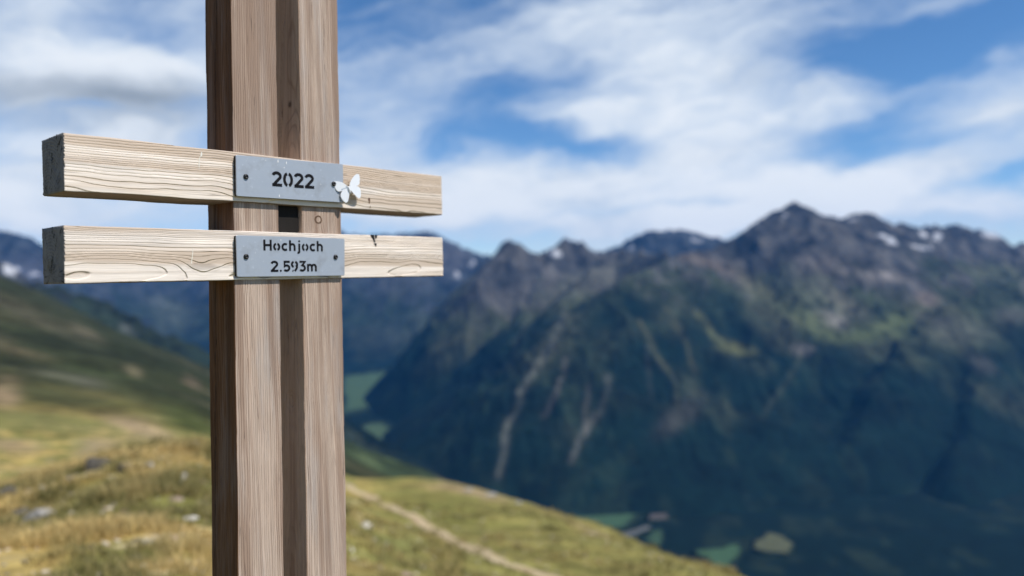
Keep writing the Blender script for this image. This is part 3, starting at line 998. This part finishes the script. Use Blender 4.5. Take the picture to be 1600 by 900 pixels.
    return m


def end_grain(name, pith, seed):
    m, b = mat(name)
    m.displacement_method = 'BOTH'
    P = b.sep(b.coord('Object'))
    a, c = P[1], P[2]
    w = b.sep(b.noise(b.comb(b.mul(a, 30), b.mul(c, 30), seed), 1.0, 3, .5, out=1))
    r = b.m('SQRT', b.add(b.m('POWER', b.sub(b.add(a, b.mul(w[0], .006)), pith[0]), 2.0), b.m('POWER', b.sub(b.add(c, b.mul(w[1], .006)), pith[1]), 2.0)))
    x = b.m('FRACT', b.mul(r, 1 / .0058))
    ring = b.mul(b.step(x, .3, .8), b.sub(1.0, b.step(x, .9, 1.0)))
    ang = b.m('ARCTAN2', b.sub(a, pith[0]), b.sub(c, pith[1]))
    rad = b.noise(b.comb(b.mul(ang, 26), b.mul(r, 22), seed), 1.0, 2, .5)
    crk = b.step(rad, .62, .65)
    blot = b.noise(b.comb(b.mul(a, 40), b.mul(c, 40), seed + 3), 1.0, 5, .65)
    col = b.mix(ring, (.165, .16, .155), (.125, .12, .117))
    col = b.mix(b.mul(b.step(blot, .4, .65), .7), col, (.20, .195, .19))
    col = b.mix(crk, col, (.012, .011, .011))
    o = b.bsdf(col, .9, spec=.2)
    d = b.n('ShaderNodeDisplacement')
    b.set(d.inputs['Height'], b.sub(b.add(b.mul(ring, .4), b.mul(blot, .7)), b.mul(crk, 1.6)))
    d.inputs['Midlevel'].default_value = .4
    d.inputs['Scale'].default_value = .0007
    b.t.links.new(d.outputs[0], o.inputs['Displacement'])
    return m


def under_shade(c):
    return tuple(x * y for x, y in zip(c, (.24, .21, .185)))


def timber(axis, stations, wa, wc, step, rad=.0022, caps=12):
    """rounded rectangular section swept along stations; returns verts, quads, cap flag.
    wa, wc: (min, max) of the two cross axes."""
    sec = []
    a0, a1 = wa; c0, c1 = wc

    def side(p, q, n_):
        for k in range(n_):
            sec.append((p[0] + (q[0] - p[0]) * k / n_, p[1] + (q[1] - p[1]) * k / n_))

    def corner(cx, cy, t0):
        for k in range(3):
            t = t0 + math.pi / 2 * k / 3
            sec.append((cx + rad * math.cos(t), cy + rad * math.sin(t)))
    na = max(2, int((a1 - a0) / step)); nc_ = max(2, int((c1 - c0) / step))
    corner(a1 - rad, c1 - rad, 0); side((a1 - rad, c1), (a0 + rad, c1), na)
    corner(a0 + rad, c1 - rad, math.pi / 2); side((a0, c1 - rad), (a0, c0 + rad), nc_)
    corner(a0 + rad, c0 + rad, math.pi); side((a0 + rad, c0), (a1 - rad, c0), na)
    corner(a1 - rad, c0 + rad, 1.5 * math.pi); side((a1, c0 + rad), (a1, c1 - rad), nc_)
    sec = np.array(sec)
    ctr = np.array([(a0 + a1) / 2, (c0 + c1) / 2])
    ns = len(sec)
    rows = []; flags = []
    L0, L1 = stations[0], stations[-1]
    for k in range(caps):
        s = .02 + .97 * k / caps
        rows.append((L0, ctr + (sec - ctr) * s))
    for k, L in enumerate(stations):
        q = sec
        rows.append((L, q))
    for k in range(caps - 1, -1, -1):
        s = .02 + .97 * k / caps
        rows.append((L1, ctr + (sec - ctr) * s))
    V = []
    for L, q in rows:
        if axis == 'x':
            V.append(np.c_[np.full(ns, L), q[:, 0], q[:, 1]])
        else:
            V.append(np.c_[q[:, 0], np.full(ns, L), q[:, 1]])
    V = np.concatenate(V)
    fc_ = grid_faces(len(rows), ns, True)
    flag = np.zeros((len(rows) - 1, ns), int)
    flag[:caps] = 1; flag[-caps:] = 1
    if axis == 'x':
        fc_ = fc_[:, ::-1]
    return V, fc_, flag.ravel()


LIGHT = (.765, .68, .585); LDARK = (.33, .245, .175); LWARM = (.60, .455, .32)
M_bar1 = wood('weathered_larch', 'x', (-.058, -.025), .0031, LIGHT, LDARK, LWARM, linew=.48, relief=.0012, silver=.26, tintamt=.38, warp=.021,
              knots=((-.105, -.02, .054, .010, 'stain'),), seed=3.1)
M_bar2 = wood('weathered_larch', 'x', (-.036, -.012), .0029, LIGHT, LDARK, LWARM, seed=9.4, linew=.48, relief=.0012, silver=.26, tintamt=.38, warp=.021,
              knots=((-.20, -.022, .054, .012, 'stain'),))
M_end1 = end_grain('checked_end_grain', (-.058, -.025), 1.0)
M_end2 = end_grain('checked_end_grain', (-.036, -.012), 4.0)
DEP = .1084
M_under = wood('shade_toned_underside', 'x', (-.022, -.012), .0044, under_shade(LIGHT), under_shade(LDARK), under_shade(LWARM), seed=3.1, relief=.001)  # underside shade painted in as darkened wood tones
BARS = [('crossbar', 0.0, 0.0, .8818, M_bar1, M_end1, 'upper crossbar carrying the 2022 plaque and the butterfly'),
        ('crossbar', -.0039, -.1588, .8849, M_bar2, M_end2, 'lower crossbar carrying the summit name plaque')]
bars = []
for nm, u0, v0, L, mw, me_, lab in BARS:
    st = np.r_[-L / 2, np.arange(-L / 2 + .0015, L / 2 - .001, .0026), L / 2]
    V, fc_, flag = timber('x', st, (-.05, .05), (-DEP / 2, DEP / 2), .0014)
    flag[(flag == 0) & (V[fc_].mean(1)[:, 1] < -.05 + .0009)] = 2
    # saw marks and small chips along the edges of the ends
    rg_ = np.random.default_rng(int(abs(v0) * 1000) + 3)
    atend = np.abs(np.abs(V[:, 0]) - L / 2) < 1e-6
    V[:, 0] += np.where(V[:, 0] < 0, 1, -1) * np.where(atend, .0007 * fbm(V[:, 1] * 140 + 5, V[:, 2] * 140, 3, 8), 0)
    # the sawn front edge of the left end has broken away between the hard rings
    dist = V[:, 0] + L / 2
    ph_ = (V[:, 1] + .05) / (.0062 + .02 * (V[:, 1] + .05 < .055) * .35) + .4 * vnoise(V[:, 1] * 60, V[:, 1] * 0 + v0 * 40, 4)
    tooth = (1 - (ph_ % 1.0)) * .0042 * sstep(V[:, 1], -.048, .0) * (.55 + .45 * vnoise(V[:, 1] * 45, V[:, 1] * 0 + 3 + v0, 5))
    front_ = sstep(V[:, 2], DEP / 2 - .0035, DEP / 2 - .0006)
    V[:, 0] += np.where(dist < .007, tooth * front_ * np.clip(1 - dist / .0075, 0, 1), 0)
    wob = fbm(V[:, 0] * 9, V[:, 1] * 3 + V[:, 2] * 3, 3, 50 + len(bars)) * .0012
    V[:, 1] += wob
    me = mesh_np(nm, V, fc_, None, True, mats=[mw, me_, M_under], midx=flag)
    o = link(nm, me, cross, tuple(np.array([u0 + L / 2, v0 - .05, -DEP / 2]) - BASE))
    o['label'] = lab
    bars.append(o)

# uprights: two posts side by side with an open gap
lean_u, lean_n = .0301, -.030
PF, PB = .0098, .1192
PX = [(.3141, .4168), (.4730, .5755)]
POSTL = (.445, .345, .27); POSTD = (.13, .08, .052); POSTW = (.36, .24, .17)
pm = (PB + PF) / 2; hd = (PB - PF) / 2
uc = [(a + b_) / 2 for a, b_ in PX]
M_post = [wood('brown_larch', 'y', (-.15, -.06), .0034, POSTL, POSTD, POSTW, seed=1.7, relief=.0010, silver=.38, linew=.98, warp=.012,
               knots=((-.42, -.051, -.02, .008, 'dark'),), cracks=((-.020, .0011, .85), (-.026, .0006, .5))),
          wood('brown_larch', 'y', (-.13, .02), .0036, POSTL, POSTD, POSTW, seed=5.9, relief=.0010, silver=.38, linew=.98, warp=.012,
               knots=((-.128, -.014, hd, .0105, 'ring'), (.13, -.0512, .012, .0075, 'dark'), (-.545, -.0512, .022, .0095, 'dark'),
                      (-.352, -.0512, .006, .0045, 'ring')))]
# the side turned from the sun has its shade painted in as dark brown
M_side = wood('shade_painted_larch', 'y', (-.16, -.05), .0042, (.135, .064, .028), (.040, .018, .008), (.11, .044, .013), seed=1.7, relief=.0009, silver=.15, linew=.75, warp=.016,
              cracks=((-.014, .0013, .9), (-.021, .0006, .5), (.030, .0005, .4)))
# the face inside the gap has bounced light painted in as a lighter brown
M_gap = wood('bounce_toned_larch', 'y', (-.13, .02), .0036, (.50, .355, .255), (.18, .10, .062), (.40, .25, .16), seed=5.9, relief=.0009, warp=.014, linew=.7,
             knots=((.13, -.0512, .010, .0095, 'dark'), (-.545, -.0512, .020, .012, 'dark'), (-.352, -.0512, .006, .0055, 'ring')))
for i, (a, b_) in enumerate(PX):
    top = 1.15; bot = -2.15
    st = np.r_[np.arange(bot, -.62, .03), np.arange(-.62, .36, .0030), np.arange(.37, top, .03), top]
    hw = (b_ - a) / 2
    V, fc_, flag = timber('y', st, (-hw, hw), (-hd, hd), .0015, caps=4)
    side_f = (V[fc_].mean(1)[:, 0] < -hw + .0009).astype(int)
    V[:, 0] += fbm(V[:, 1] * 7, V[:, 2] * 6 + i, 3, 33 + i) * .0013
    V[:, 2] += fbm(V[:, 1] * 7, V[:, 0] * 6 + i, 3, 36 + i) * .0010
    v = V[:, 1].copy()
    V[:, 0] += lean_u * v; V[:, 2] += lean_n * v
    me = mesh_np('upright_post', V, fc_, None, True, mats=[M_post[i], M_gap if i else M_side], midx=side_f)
    link('upright_post', me, cross, tuple(np.array([uc[i], 0, -pm]) - BASE))

# black block added as painted shade in the gap between the two crossbars
import bmesh
bm = bmesh.new()
bmesh.ops.create_cube(bm, size=1.0)
for v in bm.verts:
    v.co = Vector((v.co.x * .0545, v.co.y * .0575, v.co.z * .07))
bmesh.ops.bevel(bm, geom=list(bm.edges), offset=.002, segments=2, affect='EDGES')
me = bpy.data.meshes.new('gap_shade_block'); bm.to_mesh(me); bm.free()
m, b = mat('gap_shade_black')
n1 = b.noise(b.v('MULTIPLY', b.coord('Object'), (300, 12, 300)), 1.0, 4, .6)
b.bsdf(b.mix(n1, (.008, .007, .006), (.022, .018, .015)), .8, 0, b.bump(n1, .5, .002), spec=.2)
me.materials.append(m)
link('gap_shade_block', me, cross, tuple(np.array([.4410, -.1294, -.052]) - BASE))

# ------------------------------------------------------------------ plaques
m, b = mat('galvanised_sheet')
P = b.coord('Object')
n1 = b.noise(P, 22, 5, .6); n2 = b.noise(P, 120, 4, .65); n3 = b.noise(P, 6, 2, .5)
c = b.mix(n3, (.345, .38, .42), (.42, .455, .495))
c = b.mix(b.mul(b.step(n1, .5, .72), .55), c, (.27, .285, .305))
c = b.mix(b.mul(b.step(n2, .62, .70), .5), c, (.56, .59, .62))
b.bsdf(c, b.add(.38, b.mul(n1, .25)), .35, b.bump(n2, .12, .001), spec=.4)
M_sheet = m
m, b = mat('black_backing')
b.bsdf((.012, .012, .013), .6, spec=.3)
M_black = m
m, b = mat('black_lettering')
b.bsdf((.010, .010, .012), .8, spec=.1)  # black of the backing board behind the cuts
M_let = m
m, b = mat('black_steel_screw')
n1 = b.noise(b.coord('Object'), 300, 3, .5)
b.bsdf(b.mix(n1, (.015, .015, .017), (.05, .048, .046)), .38, .7, spec=.5)
M_screw = m
m, b = mat('white_dropping')
n1 = b.noise(b.coord('Object'), 200, 3, .6)
b.bsdf(b.mix(n1, (.62, .62, .60), (.8, .8, .79)), .8, spec=.2)
M_white = m


def rounded_plate(quad, n0, n1, rad, bev=.0006, seg=5):
    """plate outline: quad of (u, v) TL TR BR BL, thickness n0..n1, bevelled front edge"""
    q = [np.array(p) for p in quad]
    ring = []
    for i in range(4):
        p, a, c_ = q[i], q[i - 1], q[(i + 1) % 4]
        da = (a - p) / np.linalg.norm(a - p); dc = (c_ - p) / np.linalg.norm(c_ - p)
        cen = p + (da + dc) * rad
        for k in range(seg + 1):
            t = k / seg * math.pi / 2
            ring.append(cen - dc * rad * math.cos(t) - da * rad * math.sin(t))
    ring = np.array(ring); ctr = ring.mean(0)
    inner = ctr + (ring - ctr) * (1 - bev / np.abs(ring - ctr).max(0))
    k = len(ring)
    V = np.concatenate([np.c_[ring, np.full(k, n0)], np.c_[ring, np.full(k, n1 - bev)], np.c_[inner, np.full(k, n1)]])
    faces = [tuple(x) for x in grid_faces(3, k, True)[:, ::-1]]
    faces.append(tuple(range(2 * k, 3 * k))[::-1]); faces.append(tuple(range(k)))
    return V, faces


def arc(cx, cy, rx, ry, t0, t1, n_=14):
    return [(cx + rx * math.cos(math.radians(t0 + (t1 - t0) * k / n_)), cy + ry * math.sin(math.radians(t0 + (t1 - t0) * k / n_))) for k in range(n_ + 1)]


GL = {
    '2': (.62, [arc(.29, .69, .205, .215, 165, -28) + [(.10, .095)], [(.03, .09), (.57, .09)]]),
    '0': (.62, [arc(.30, .5, .205, .41, 104, 256), arc(.30, .5, .205, .41, 76, -76)]),
    'H': (.70, [[(.13, 0), (.13, 1)], [(.57, 0), (.57, 1)], [(.13, .5), (.57, .5)]]),
    'o': (.60, [arc(.29, .36, .185, .28, 107, 253), arc(.29, .36, .185, .28, 73, -73)]),
    'c': (.52, [arc(.29, .36, .19, .28, 48, 312)]),
    'h': (.62, [[(.13, 0), (.13, 1)], [(.13, .40)] + arc(.295, .42, .165, .215, 165, 0) + [(.46, 0)]]),
    'j': (.34, [[(.19, .70), (.19, -.02)] + arc(.07, -.04, .12, .13, 0, -100, 8)]),
    '.': (.28, []),
    '5': (.60, [[(.53, .91), (.15, .91), (.13, .50)] + arc(.28, .335, .215, .245, 128, -140)]),
    '9': (.62, [arc(.29, .67, .20, .24, 108, 250), arc(.29, .67, .20, .24, 72, -60, 10), [(.49, .62), (.47, .36), (.38, .16), (.30, .05)], [(.20, .06), (.13, .09)]]),
    '3': (.58, [[(.06, .91), (.47, .91), (.26, .58)] + arc(.26, .33, .205, .24, 85, -140)]),
    'm': (.92, [[(.13, 0), (.13, .71)], [(.13, .42)] + arc(.28, .42, .155, .21, 165, 0, 10) + [(.435, 0)], [(.435, .42)] + arc(.595, .42, .155, .21, 165, 0, 10) + [(.75, 0)]]),
}
DOTS = {'j': (.19, .92), '.': (.13, .085)}


def lettering(text, p0, p1, cap, n0, w=.205):
    """stencil letters from p0 to p1 (u, v on the plate), thin black relief"""
    p0 = np.array(p0); p1 = np.array(p1)
    adv = sum(GL[ch][0] for ch in text)
    L = np.linalg.norm(p1 - p0)
    ex = (p1 - p0) / L; ey = np.array([-ex[1], ex[0]])
    sx = L / (adv - .10)
    V = []; Fc = []

    def put(x, y):
        q = p0 + ex * x * sx + ey * y * cap
        return q

    def strip(pts):
        pts = [np.array([x * sx, y * cap]) for x, y in pts]
        P_ = [pts[0]]
        for q in pts[1:]:
            if np.linalg.norm(q - P_[-1]) > 1e-6:
                P_.append(q)
        hw = w * cap / 2
        Lft = []; Rgt = []
        for i, q in enumerate(P_):
            d1 = P_[min(i + 1, len(P_) - 1)] - q if i < len(P_) - 1 else q - P_[i - 1]
            d0 = q - P_[i - 1] if i > 0 else d1
            d0 = d0 / np.linalg.norm(d0); d1 = d1 / np.linalg.norm(d1)
            t = d0 + d1; t = t / (np.linalg.norm(t) + 1e-9)
            nn = np.array([-t[1], t[0]])
            k = hw / max(.55, abs(nn @ np.array([-d0[1], d0[0]])))
            Lft.append(q + nn * k); Rgt.append(q - nn * k)
        base = len(V)
        for z in (n0, n0 + .0004):
            for a, c_ in zip(Lft, Rgt):
                for e in (a, c_):
                    g = p0 + ex * e[0] + ey * e[1]
                    V.append((g[0], g[1], z))
        k2 = len(P_) * 2
        for i in range(len(P_) - 1):
            a = base + 2 * i
            t_ = a + k2
            Fc.append((t_, t_ + 1, t_ + 3, t_ + 2))
            Fc.append((a, t_, t_ + 2, a + 2)); Fc.append((a + 1, a + 3, t_ + 3, t_ + 1))
        Fc.append((base, base + 1, base + k2 + 1, base + k2))
        e = base + k2 - 2
        Fc.append((e, e + k2, e + k2 + 1, e + 1))

    def dot(x, y):
        c_ = put(x, y); base = len(V); kk = 14
        for z in (n0, n0 + .0004):
            for i in range(kk):
                t = 2 * math.pi * i / kk
                V.append((c_[0] + .10 * cap * math.cos(t), c_[1] + .10 * cap * math.sin(t), z))
        Fc.append(tuple(range(base + kk, base + 2 * kk)))
        for i in range(kk):
            j = (i + 1) % kk
            Fc.append((base + i, base + j, base + kk + j, base + kk + i))
    x = -.04
    for ch in text:
        wdt, strokes = GL[ch]
        for s in strokes:
            strip([(x + a, y) for a, y in s])
        if ch in DOTS:
            dot(x + DOTS[ch][0], DOTS[ch][1])
        x += wdt
    return V, Fc


def lathe(profile, n_=20):
    V = []; Fc = []
    for r_, z in profile:
        for i in range(n_):
            t = 2 * math.pi * i / n_
            V.append((r_ * math.cos(t), r_ * math.sin(t), z))
    for k in range(len(profile) - 1):
        for i in range(n_):
            j = (i + 1) % n_
            Fc.append((k * n_ + i, k * n_ + j, (k + 1) * n_ + j, (k + 1) * n_ + i))
    Fc.append(tuple(range((len(profile) - 1) * n_, len(profile) * n_)))
    return V, Fc


def screw_mesh():
    V, Fc = lathe([(.0052, -.004), (.0056, .0004), (.0055, .0016), (.0047, .0030), (.0034, .0037), (.0028, .0038), (.0026, .0020), (.0004, .0018)], 18)
    return mesh_np('screw', V, Fc, M_screw, True)


SCREW = screw_mesh()
TH_ = .0105   # backing and sheet together
PLQ = [
    dict(quad=[(368.6, 241.9), (536.2, 256.6), (536.8, 316.6), (369.6, 306.3)], label='upper grey metal plaque cut with the year 2022',
         text=[('2022', (425.8, 290.6), (490.6, 294.9), (425.5, 267.3))], screws=[(385.2, 276)], drips=[[(434.2, 252, 2.6, 9), (447.5, 254.5, 3.2, 6), (444, 262, 2.2, 4), (436.3, 306, 3.2, 6), (415, 250.5, 2, 2.5), (436, 278, 1.2, 2), (501, 288, 2, 2.5)]]),
    dict(quad=[(368.9, 367.4), (538.6, 372.9), (538.6, 430.7), (370.6, 432.8)], label='lower grey metal plaque cut with Hochjoch 2.593m',
         text=[('Hochjoch', (411.2, 391.4), (505.0, 392.8), (411.2, 374.2)), ('2.593m', (423.5, 424.7), (495.7, 424.0), (423.3, 407.4))],
         screws=[(385.6, 401), (525.4, 401.6)], drips=[[(438.8, 375, 1.6, 5), (399, 395, 1.6, 1.8), (528, 372.5, 3.5, 1.2)]]),
]
for k, pl in enumerate(PLQ):
    quad = [bar_uv(x, y, TH_) for x, y in pl['quad']]
    ctr = np.mean(quad, axis=0)
    root_loc = np.array([ctr[0], ctr[1], TH_])
    rel = [np.array(q) - ctr for q in quad]
    V, Fc = rounded_plate(rel, -.0022, 0.0, .0032)
    plate = link('plaque', mesh_np('plaque', V, Fc, M_sheet, False), cross, tuple(root_loc - BASE))
    plate['label'] = pl['label']
    V, Fc = rounded_plate([q * .992 + np.array([-.0003, 0]) for q in rel], -TH_ - .0005, -.0022, .003, .0003)
    link('backing_board', mesh_np('backing_board', V, Fc, M_black, False), plate)
    for txt, a, c_, top in pl['text']:
        pa = np.array(bar_uv(*a, TH_)) - ctr; pc = np.array(bar_uv(*c_, TH_)) - ctr; pt = np.array(bar_uv(*top, TH_)) - ctr
        V, Fc = lettering(txt, pa, pc, np.linalg.norm(pt - pa), .0001)
        lo = link('lettering', mesh_np('lettering', V, Fc, M_let, False), plate)
        lo['label'] = 'stencil cut lettering reading ' + txt
    for s in pl['screws']:
        q = np.array(bar_uv(*s, TH_ + .003)) - ctr
        so = link('screw', SCREW, plate, (q[0], q[1], 0))
    for x, y, w, h in pl['drips'][0]:
        c_ = np.array(bar_uv(x, y, TH_)) - ctr
        Vd = []
        for zz in (.00005, .0004):
            for i in range(12):
                t = 2 * math.pi * i / 12
                rr_ = .8 + .35 * math.sin(i * 2.3 + x) * math.cos(i * 1.1 + y)
                Vd.append((c_[0] + w / 2.0e3 * math.cos(t) * rr_, c_[1] + h / 2.0e3 * math.sin(t) * rr_, zz))
        Fd = [tuple(range(12, 24))] + [(i, (i + 1) % 12, 12 + (i + 1) % 12, 12 + i) for i in range(12)]
        link('paint_splash', mesh_np('paint_splash', Vd, Fd, M_white, False), plate)

# black tar marks and pale drips on the crossbars


def mark(parent, bar, polys, mt, name, off=.0012):
    u0, v0, L = bar[1], bar[2], bar[3]
    org_b = np.array([u0 + L / 2, v0 - .05, -DEP / 2])
    V = []; Fc = []
    for poly in polys:
        base = len(V); k = len(poly)
        for z in (-.001, off):
            for x, y in poly:
                u, v = bar_uv(x, y, 0.0)
                V.append((u - org_b[0], v - org_b[1], DEP / 2 + z))
        Fc.append(tuple(range(base + k, base + 2 * k)))
        for i in range(k):
            j = (i + 1) % k
            Fc.append((base + i, base + j, base + k + j, base + k + i))
    return link(name, mesh_np(name, V, Fc, mt, False), parent)


m, b = mat('pale_drip')
b.bsdf((.72, .69, .60), .8, spec=.2)
M_drip = m
m, b = mat('black_resin')
b.bsdf((.010, .009, .009), .6, spec=.3)
M_tar = m
o = mark(bars[1], BARS[1], [[(579, 366.8), (584, 366.8), (584.5, 371), (586, 378.5), (584.5, 378.8), (583, 374), (580, 370)],
                            [(585.5, 367), (589.5, 367.2), (588, 372.5), (586.3, 372.8)], [(584.5, 380.5), (588, 380), (587.6, 385.2), (586, 383.5)]], M_tar, 'resin_mark')
m, b = mat('rusty_stain')
b.bsdf((.16, .09, .06), .8, spec=.2)
mark(bars[0], BARS[0], [[(576, 309), (577.4, 309), (578, 314), (577.2, 318), (576, 314)], [(575.2, 311.4), (577, 311), (577.4, 313), (575.6, 313.4)], [(578, 322), (578.8, 322), (578.6, 325), (578, 325)]], m, 'rust_mark')
mark(bars[0], BARS[0], [[(314, 238), (315.6, 237.5), (316, 243), (314.8, 245), (313.6, 243), (311.6, 249), (311.6, 258), (310.8, 266), (310.2, 256), (310.8, 248), (312.6, 244)]], M_drip, 'paint_drip', .0004)
mark(bars[1], BARS[1], [[(301, 388), (301.8, 388), (301.6, 396), (300.2, 406), (299.6, 416), (298.6, 417), (298.8, 408), (300.6, 396)]], M_drip, 'paint_drip', .0003)

# ------------------------------------------------------------------ butterfly
m, b = mat('white_painted_tin')
n1 = b.noise(b.coord('Object'), 90, 3, .5)
b.bsdf(b.mix(n1, (.80, .80, .79), (.86, .86, .85)), .35, .15, spec=.5)
M_wing = m
m, b = mat('dark_wire')
b.bsdf((.11, .075, .05), .5, .5)
M_wire = m


def z5(x, y):
    return 500 + x / 9, 240 + y / 9


bf = bpy.data.objects.new('butterfly', None)
COL.objects.link(bf)
hinge_n = .022
hu, hv = bar_uv(*z5(414, 500), hinge_n)
hp = cross_pt(hu, hv, hinge_n)
bf.matrix_world = Matrix(((Uw[0], Vw[0], Nw[0], hp[0]), (Uw[1], Vw[1], Nw[1], hp[1]), (Uw[2], Vw[2], Nw[2], hp[2]), (0, 0, 0, 1)))
tag(bf, 'small white metal butterfly ornament screwed to the right end of the upper plaque', 'ornament')


def smooth_loop(pts, it=2):
    P_ = [np.array(p, float) for p in pts]
    for _ in range(it):
        Q = []
        for i in range(len(P_)):
            a, c_ = P_[i], P_[(i + 1) % len(P_)]
            Q += [a * .75 + c_ * .25, a * .25 + c_ * .75]
        P_ = Q
    return P_


def wing(pix, slope):
    """outline in zoomed pixels; the wing lies in a plane through the hinge, n = hinge_n + slope * (u - hinge)"""
    V = []
    for (x, y) in smooth_loop(pix):
        d = ray(*z5(x, y))
        # plane through hp with normal Nw - slope*Uw
        nn = Nw - slope * Uw
        t = (hp @ nn) / (d @ nn)
        q = d * t - hp
        V.append((q @ Uw, q @ Vw, q @ Nw))
    V = np.array(V); k = len(V)
    ctr = V.mean(0)
    back = V - np.array([0, 0, .0010])
    VV = np.concatenate([V, back])
    import bmesh
    bm = bmesh.new()
    vs = [bm.verts.new(tuple(v)) for v in VV]
    f1 = bm.faces.new(vs[:k]); f2 = bm.faces.new(vs[k:][::-1])
    for i in range(k):
        j = (i + 1) % k
        bm.faces.new((vs[i], vs[k + i], vs[k + j], vs[j]))
    bmesh.ops.triangulate(bm, faces=[f1, f2])
    bmesh.ops.recalc_face_normals(bm, faces=bm.faces)
    me = bpy.data.meshes.new('wing')
    bm.to_mesh(me); bm.free()
    me.materials.append(M_wing)
    return me


RW = [(412, 500), (418, 440), (432, 385), (470, 325), (510, 288), (540, 284), (556, 305), (560, 370), (556, 430), (530, 450), (506, 456), (535, 462), (562, 480),
      (576, 540), (575, 600), (560, 632), (530, 620), (490, 580), (455, 540), (436, 515), (420, 520)]
LW = [(414, 500), (395, 465), (350, 425), (300, 398), (250, 388), (200, 386), (180, 400), (190, 440), (215, 485), (240, 522), (265, 535), (300, 526), (318, 520),
      (300, 548), (288, 580), (300, 625), (330, 665), (360, 692), (385, 685), (402, 645), (412, 580), (416, 530)]
link('wing', wing(RW, -.25), bf)
link('wing', wing(LW, .33), bf)


def tube(pts, rads, n_=8, m=None, name='body'):
    V = []; Fc = []
    pts = [np.array(p) for p in pts]
    for i, (p, r_) in enumerate(zip(pts, rads)):
        t = pts[min(i + 1, len(pts) - 1)] - pts[max(i - 1, 0)]
        t = t / np.linalg.norm(t)
        a = np.cross(t, [0.1, .2, 1.0]); a /= np.linalg.norm(a); c_ = np.cross(t, a)
        for k in range(n_):
            th_ = 2 * math.pi * k / n_
            V.append(p + (a * math.cos(th_) + c_ * math.sin(th_)) * r_)
    for i in range(len(pts) - 1):
        for k in range(n_):
            j = (k + 1) % n_
            Fc.append((i * n_ + k, i * n_ + j, (i + 1) * n_ + j, (i + 1) * n_ + k))
    Fc.append(tuple(range(n_))[::-1]); Fc.append(tuple(range((len(pts) - 1) * n_, len(pts) * n_)))
    return mesh_np(name, V, Fc, m, True)


def bl(x, y, n=.0015):
    u, v = bar_uv(*z5(x, y), hinge_n + n)
    return np.array([u - hu, v - hv, n])


link('body', tube([bl(402, 455), bl(408, 480), bl(415, 510), bl(425, 540), bl(434, 562)], [.0008, .0018, .0019, .0015, .0006], 8, M_wing), bf)
link('antenna', tube([bl(403, 458), bl(385, 432, .003), bl(365, 420, .004), bl(348, 420, .004)], [.0006, .0005, .0005, .0007], 6, M_wire, 'antenna'), bf)
link('antenna', tube([bl(404, 458), bl(398, 425, .003), bl(402, 400, .004)], [.0006, .0005, .0007], 6, M_wire, 'antenna'), bf)
q = bl(232, 420, 0)
sl = .33 * q[0]
so = link('screw', SCREW, bf, (q[0], q[1], sl + .0005))
V, Fc = lathe([(.0040, -.0075), (.0078, -.0006), (.0078, .0002), (.0050, .0004)], 20)
wo_ = link('washer', mesh_np('washer', V, Fc, M_sheet, False), bf, (q[0], q[1], sl + .0002))

# ------------------------------------------------------------------ haze
hz, b = mat('haze')
pv = b.n('ShaderNodeVolumePrincipled')
pv.inputs['Color'].default_value = (.05, .38, 1.0, 1)
pv.inputs['Density'].default_value = 1.75e-5
pv.inputs['Anisotropy'].default_value = .1
om = b.n('ShaderNodeOutputMaterial')
b.t.links.new(pv.outputs[0], om.inputs['Volume'])
zb, zt = -1420.0, 1400.0
hb = 17600.0
Vh = [(x, y, z) for z in (zb, zt) for x, y in ((-hb, -hb), (hb, -hb), (hb, hb), (-hb, hb))]
Fh = [(3, 2, 1, 0), (4, 5, 6, 7), (0, 1, 5, 4), (1, 2, 6, 5), (2, 3, 7, 6), (3, 0, 4, 7)]
tag(link('haze', mesh_np('haze', Vh, Fh, hz, False)), 'thin blue mountain air filling the valley', 'haze', kind='stuff')
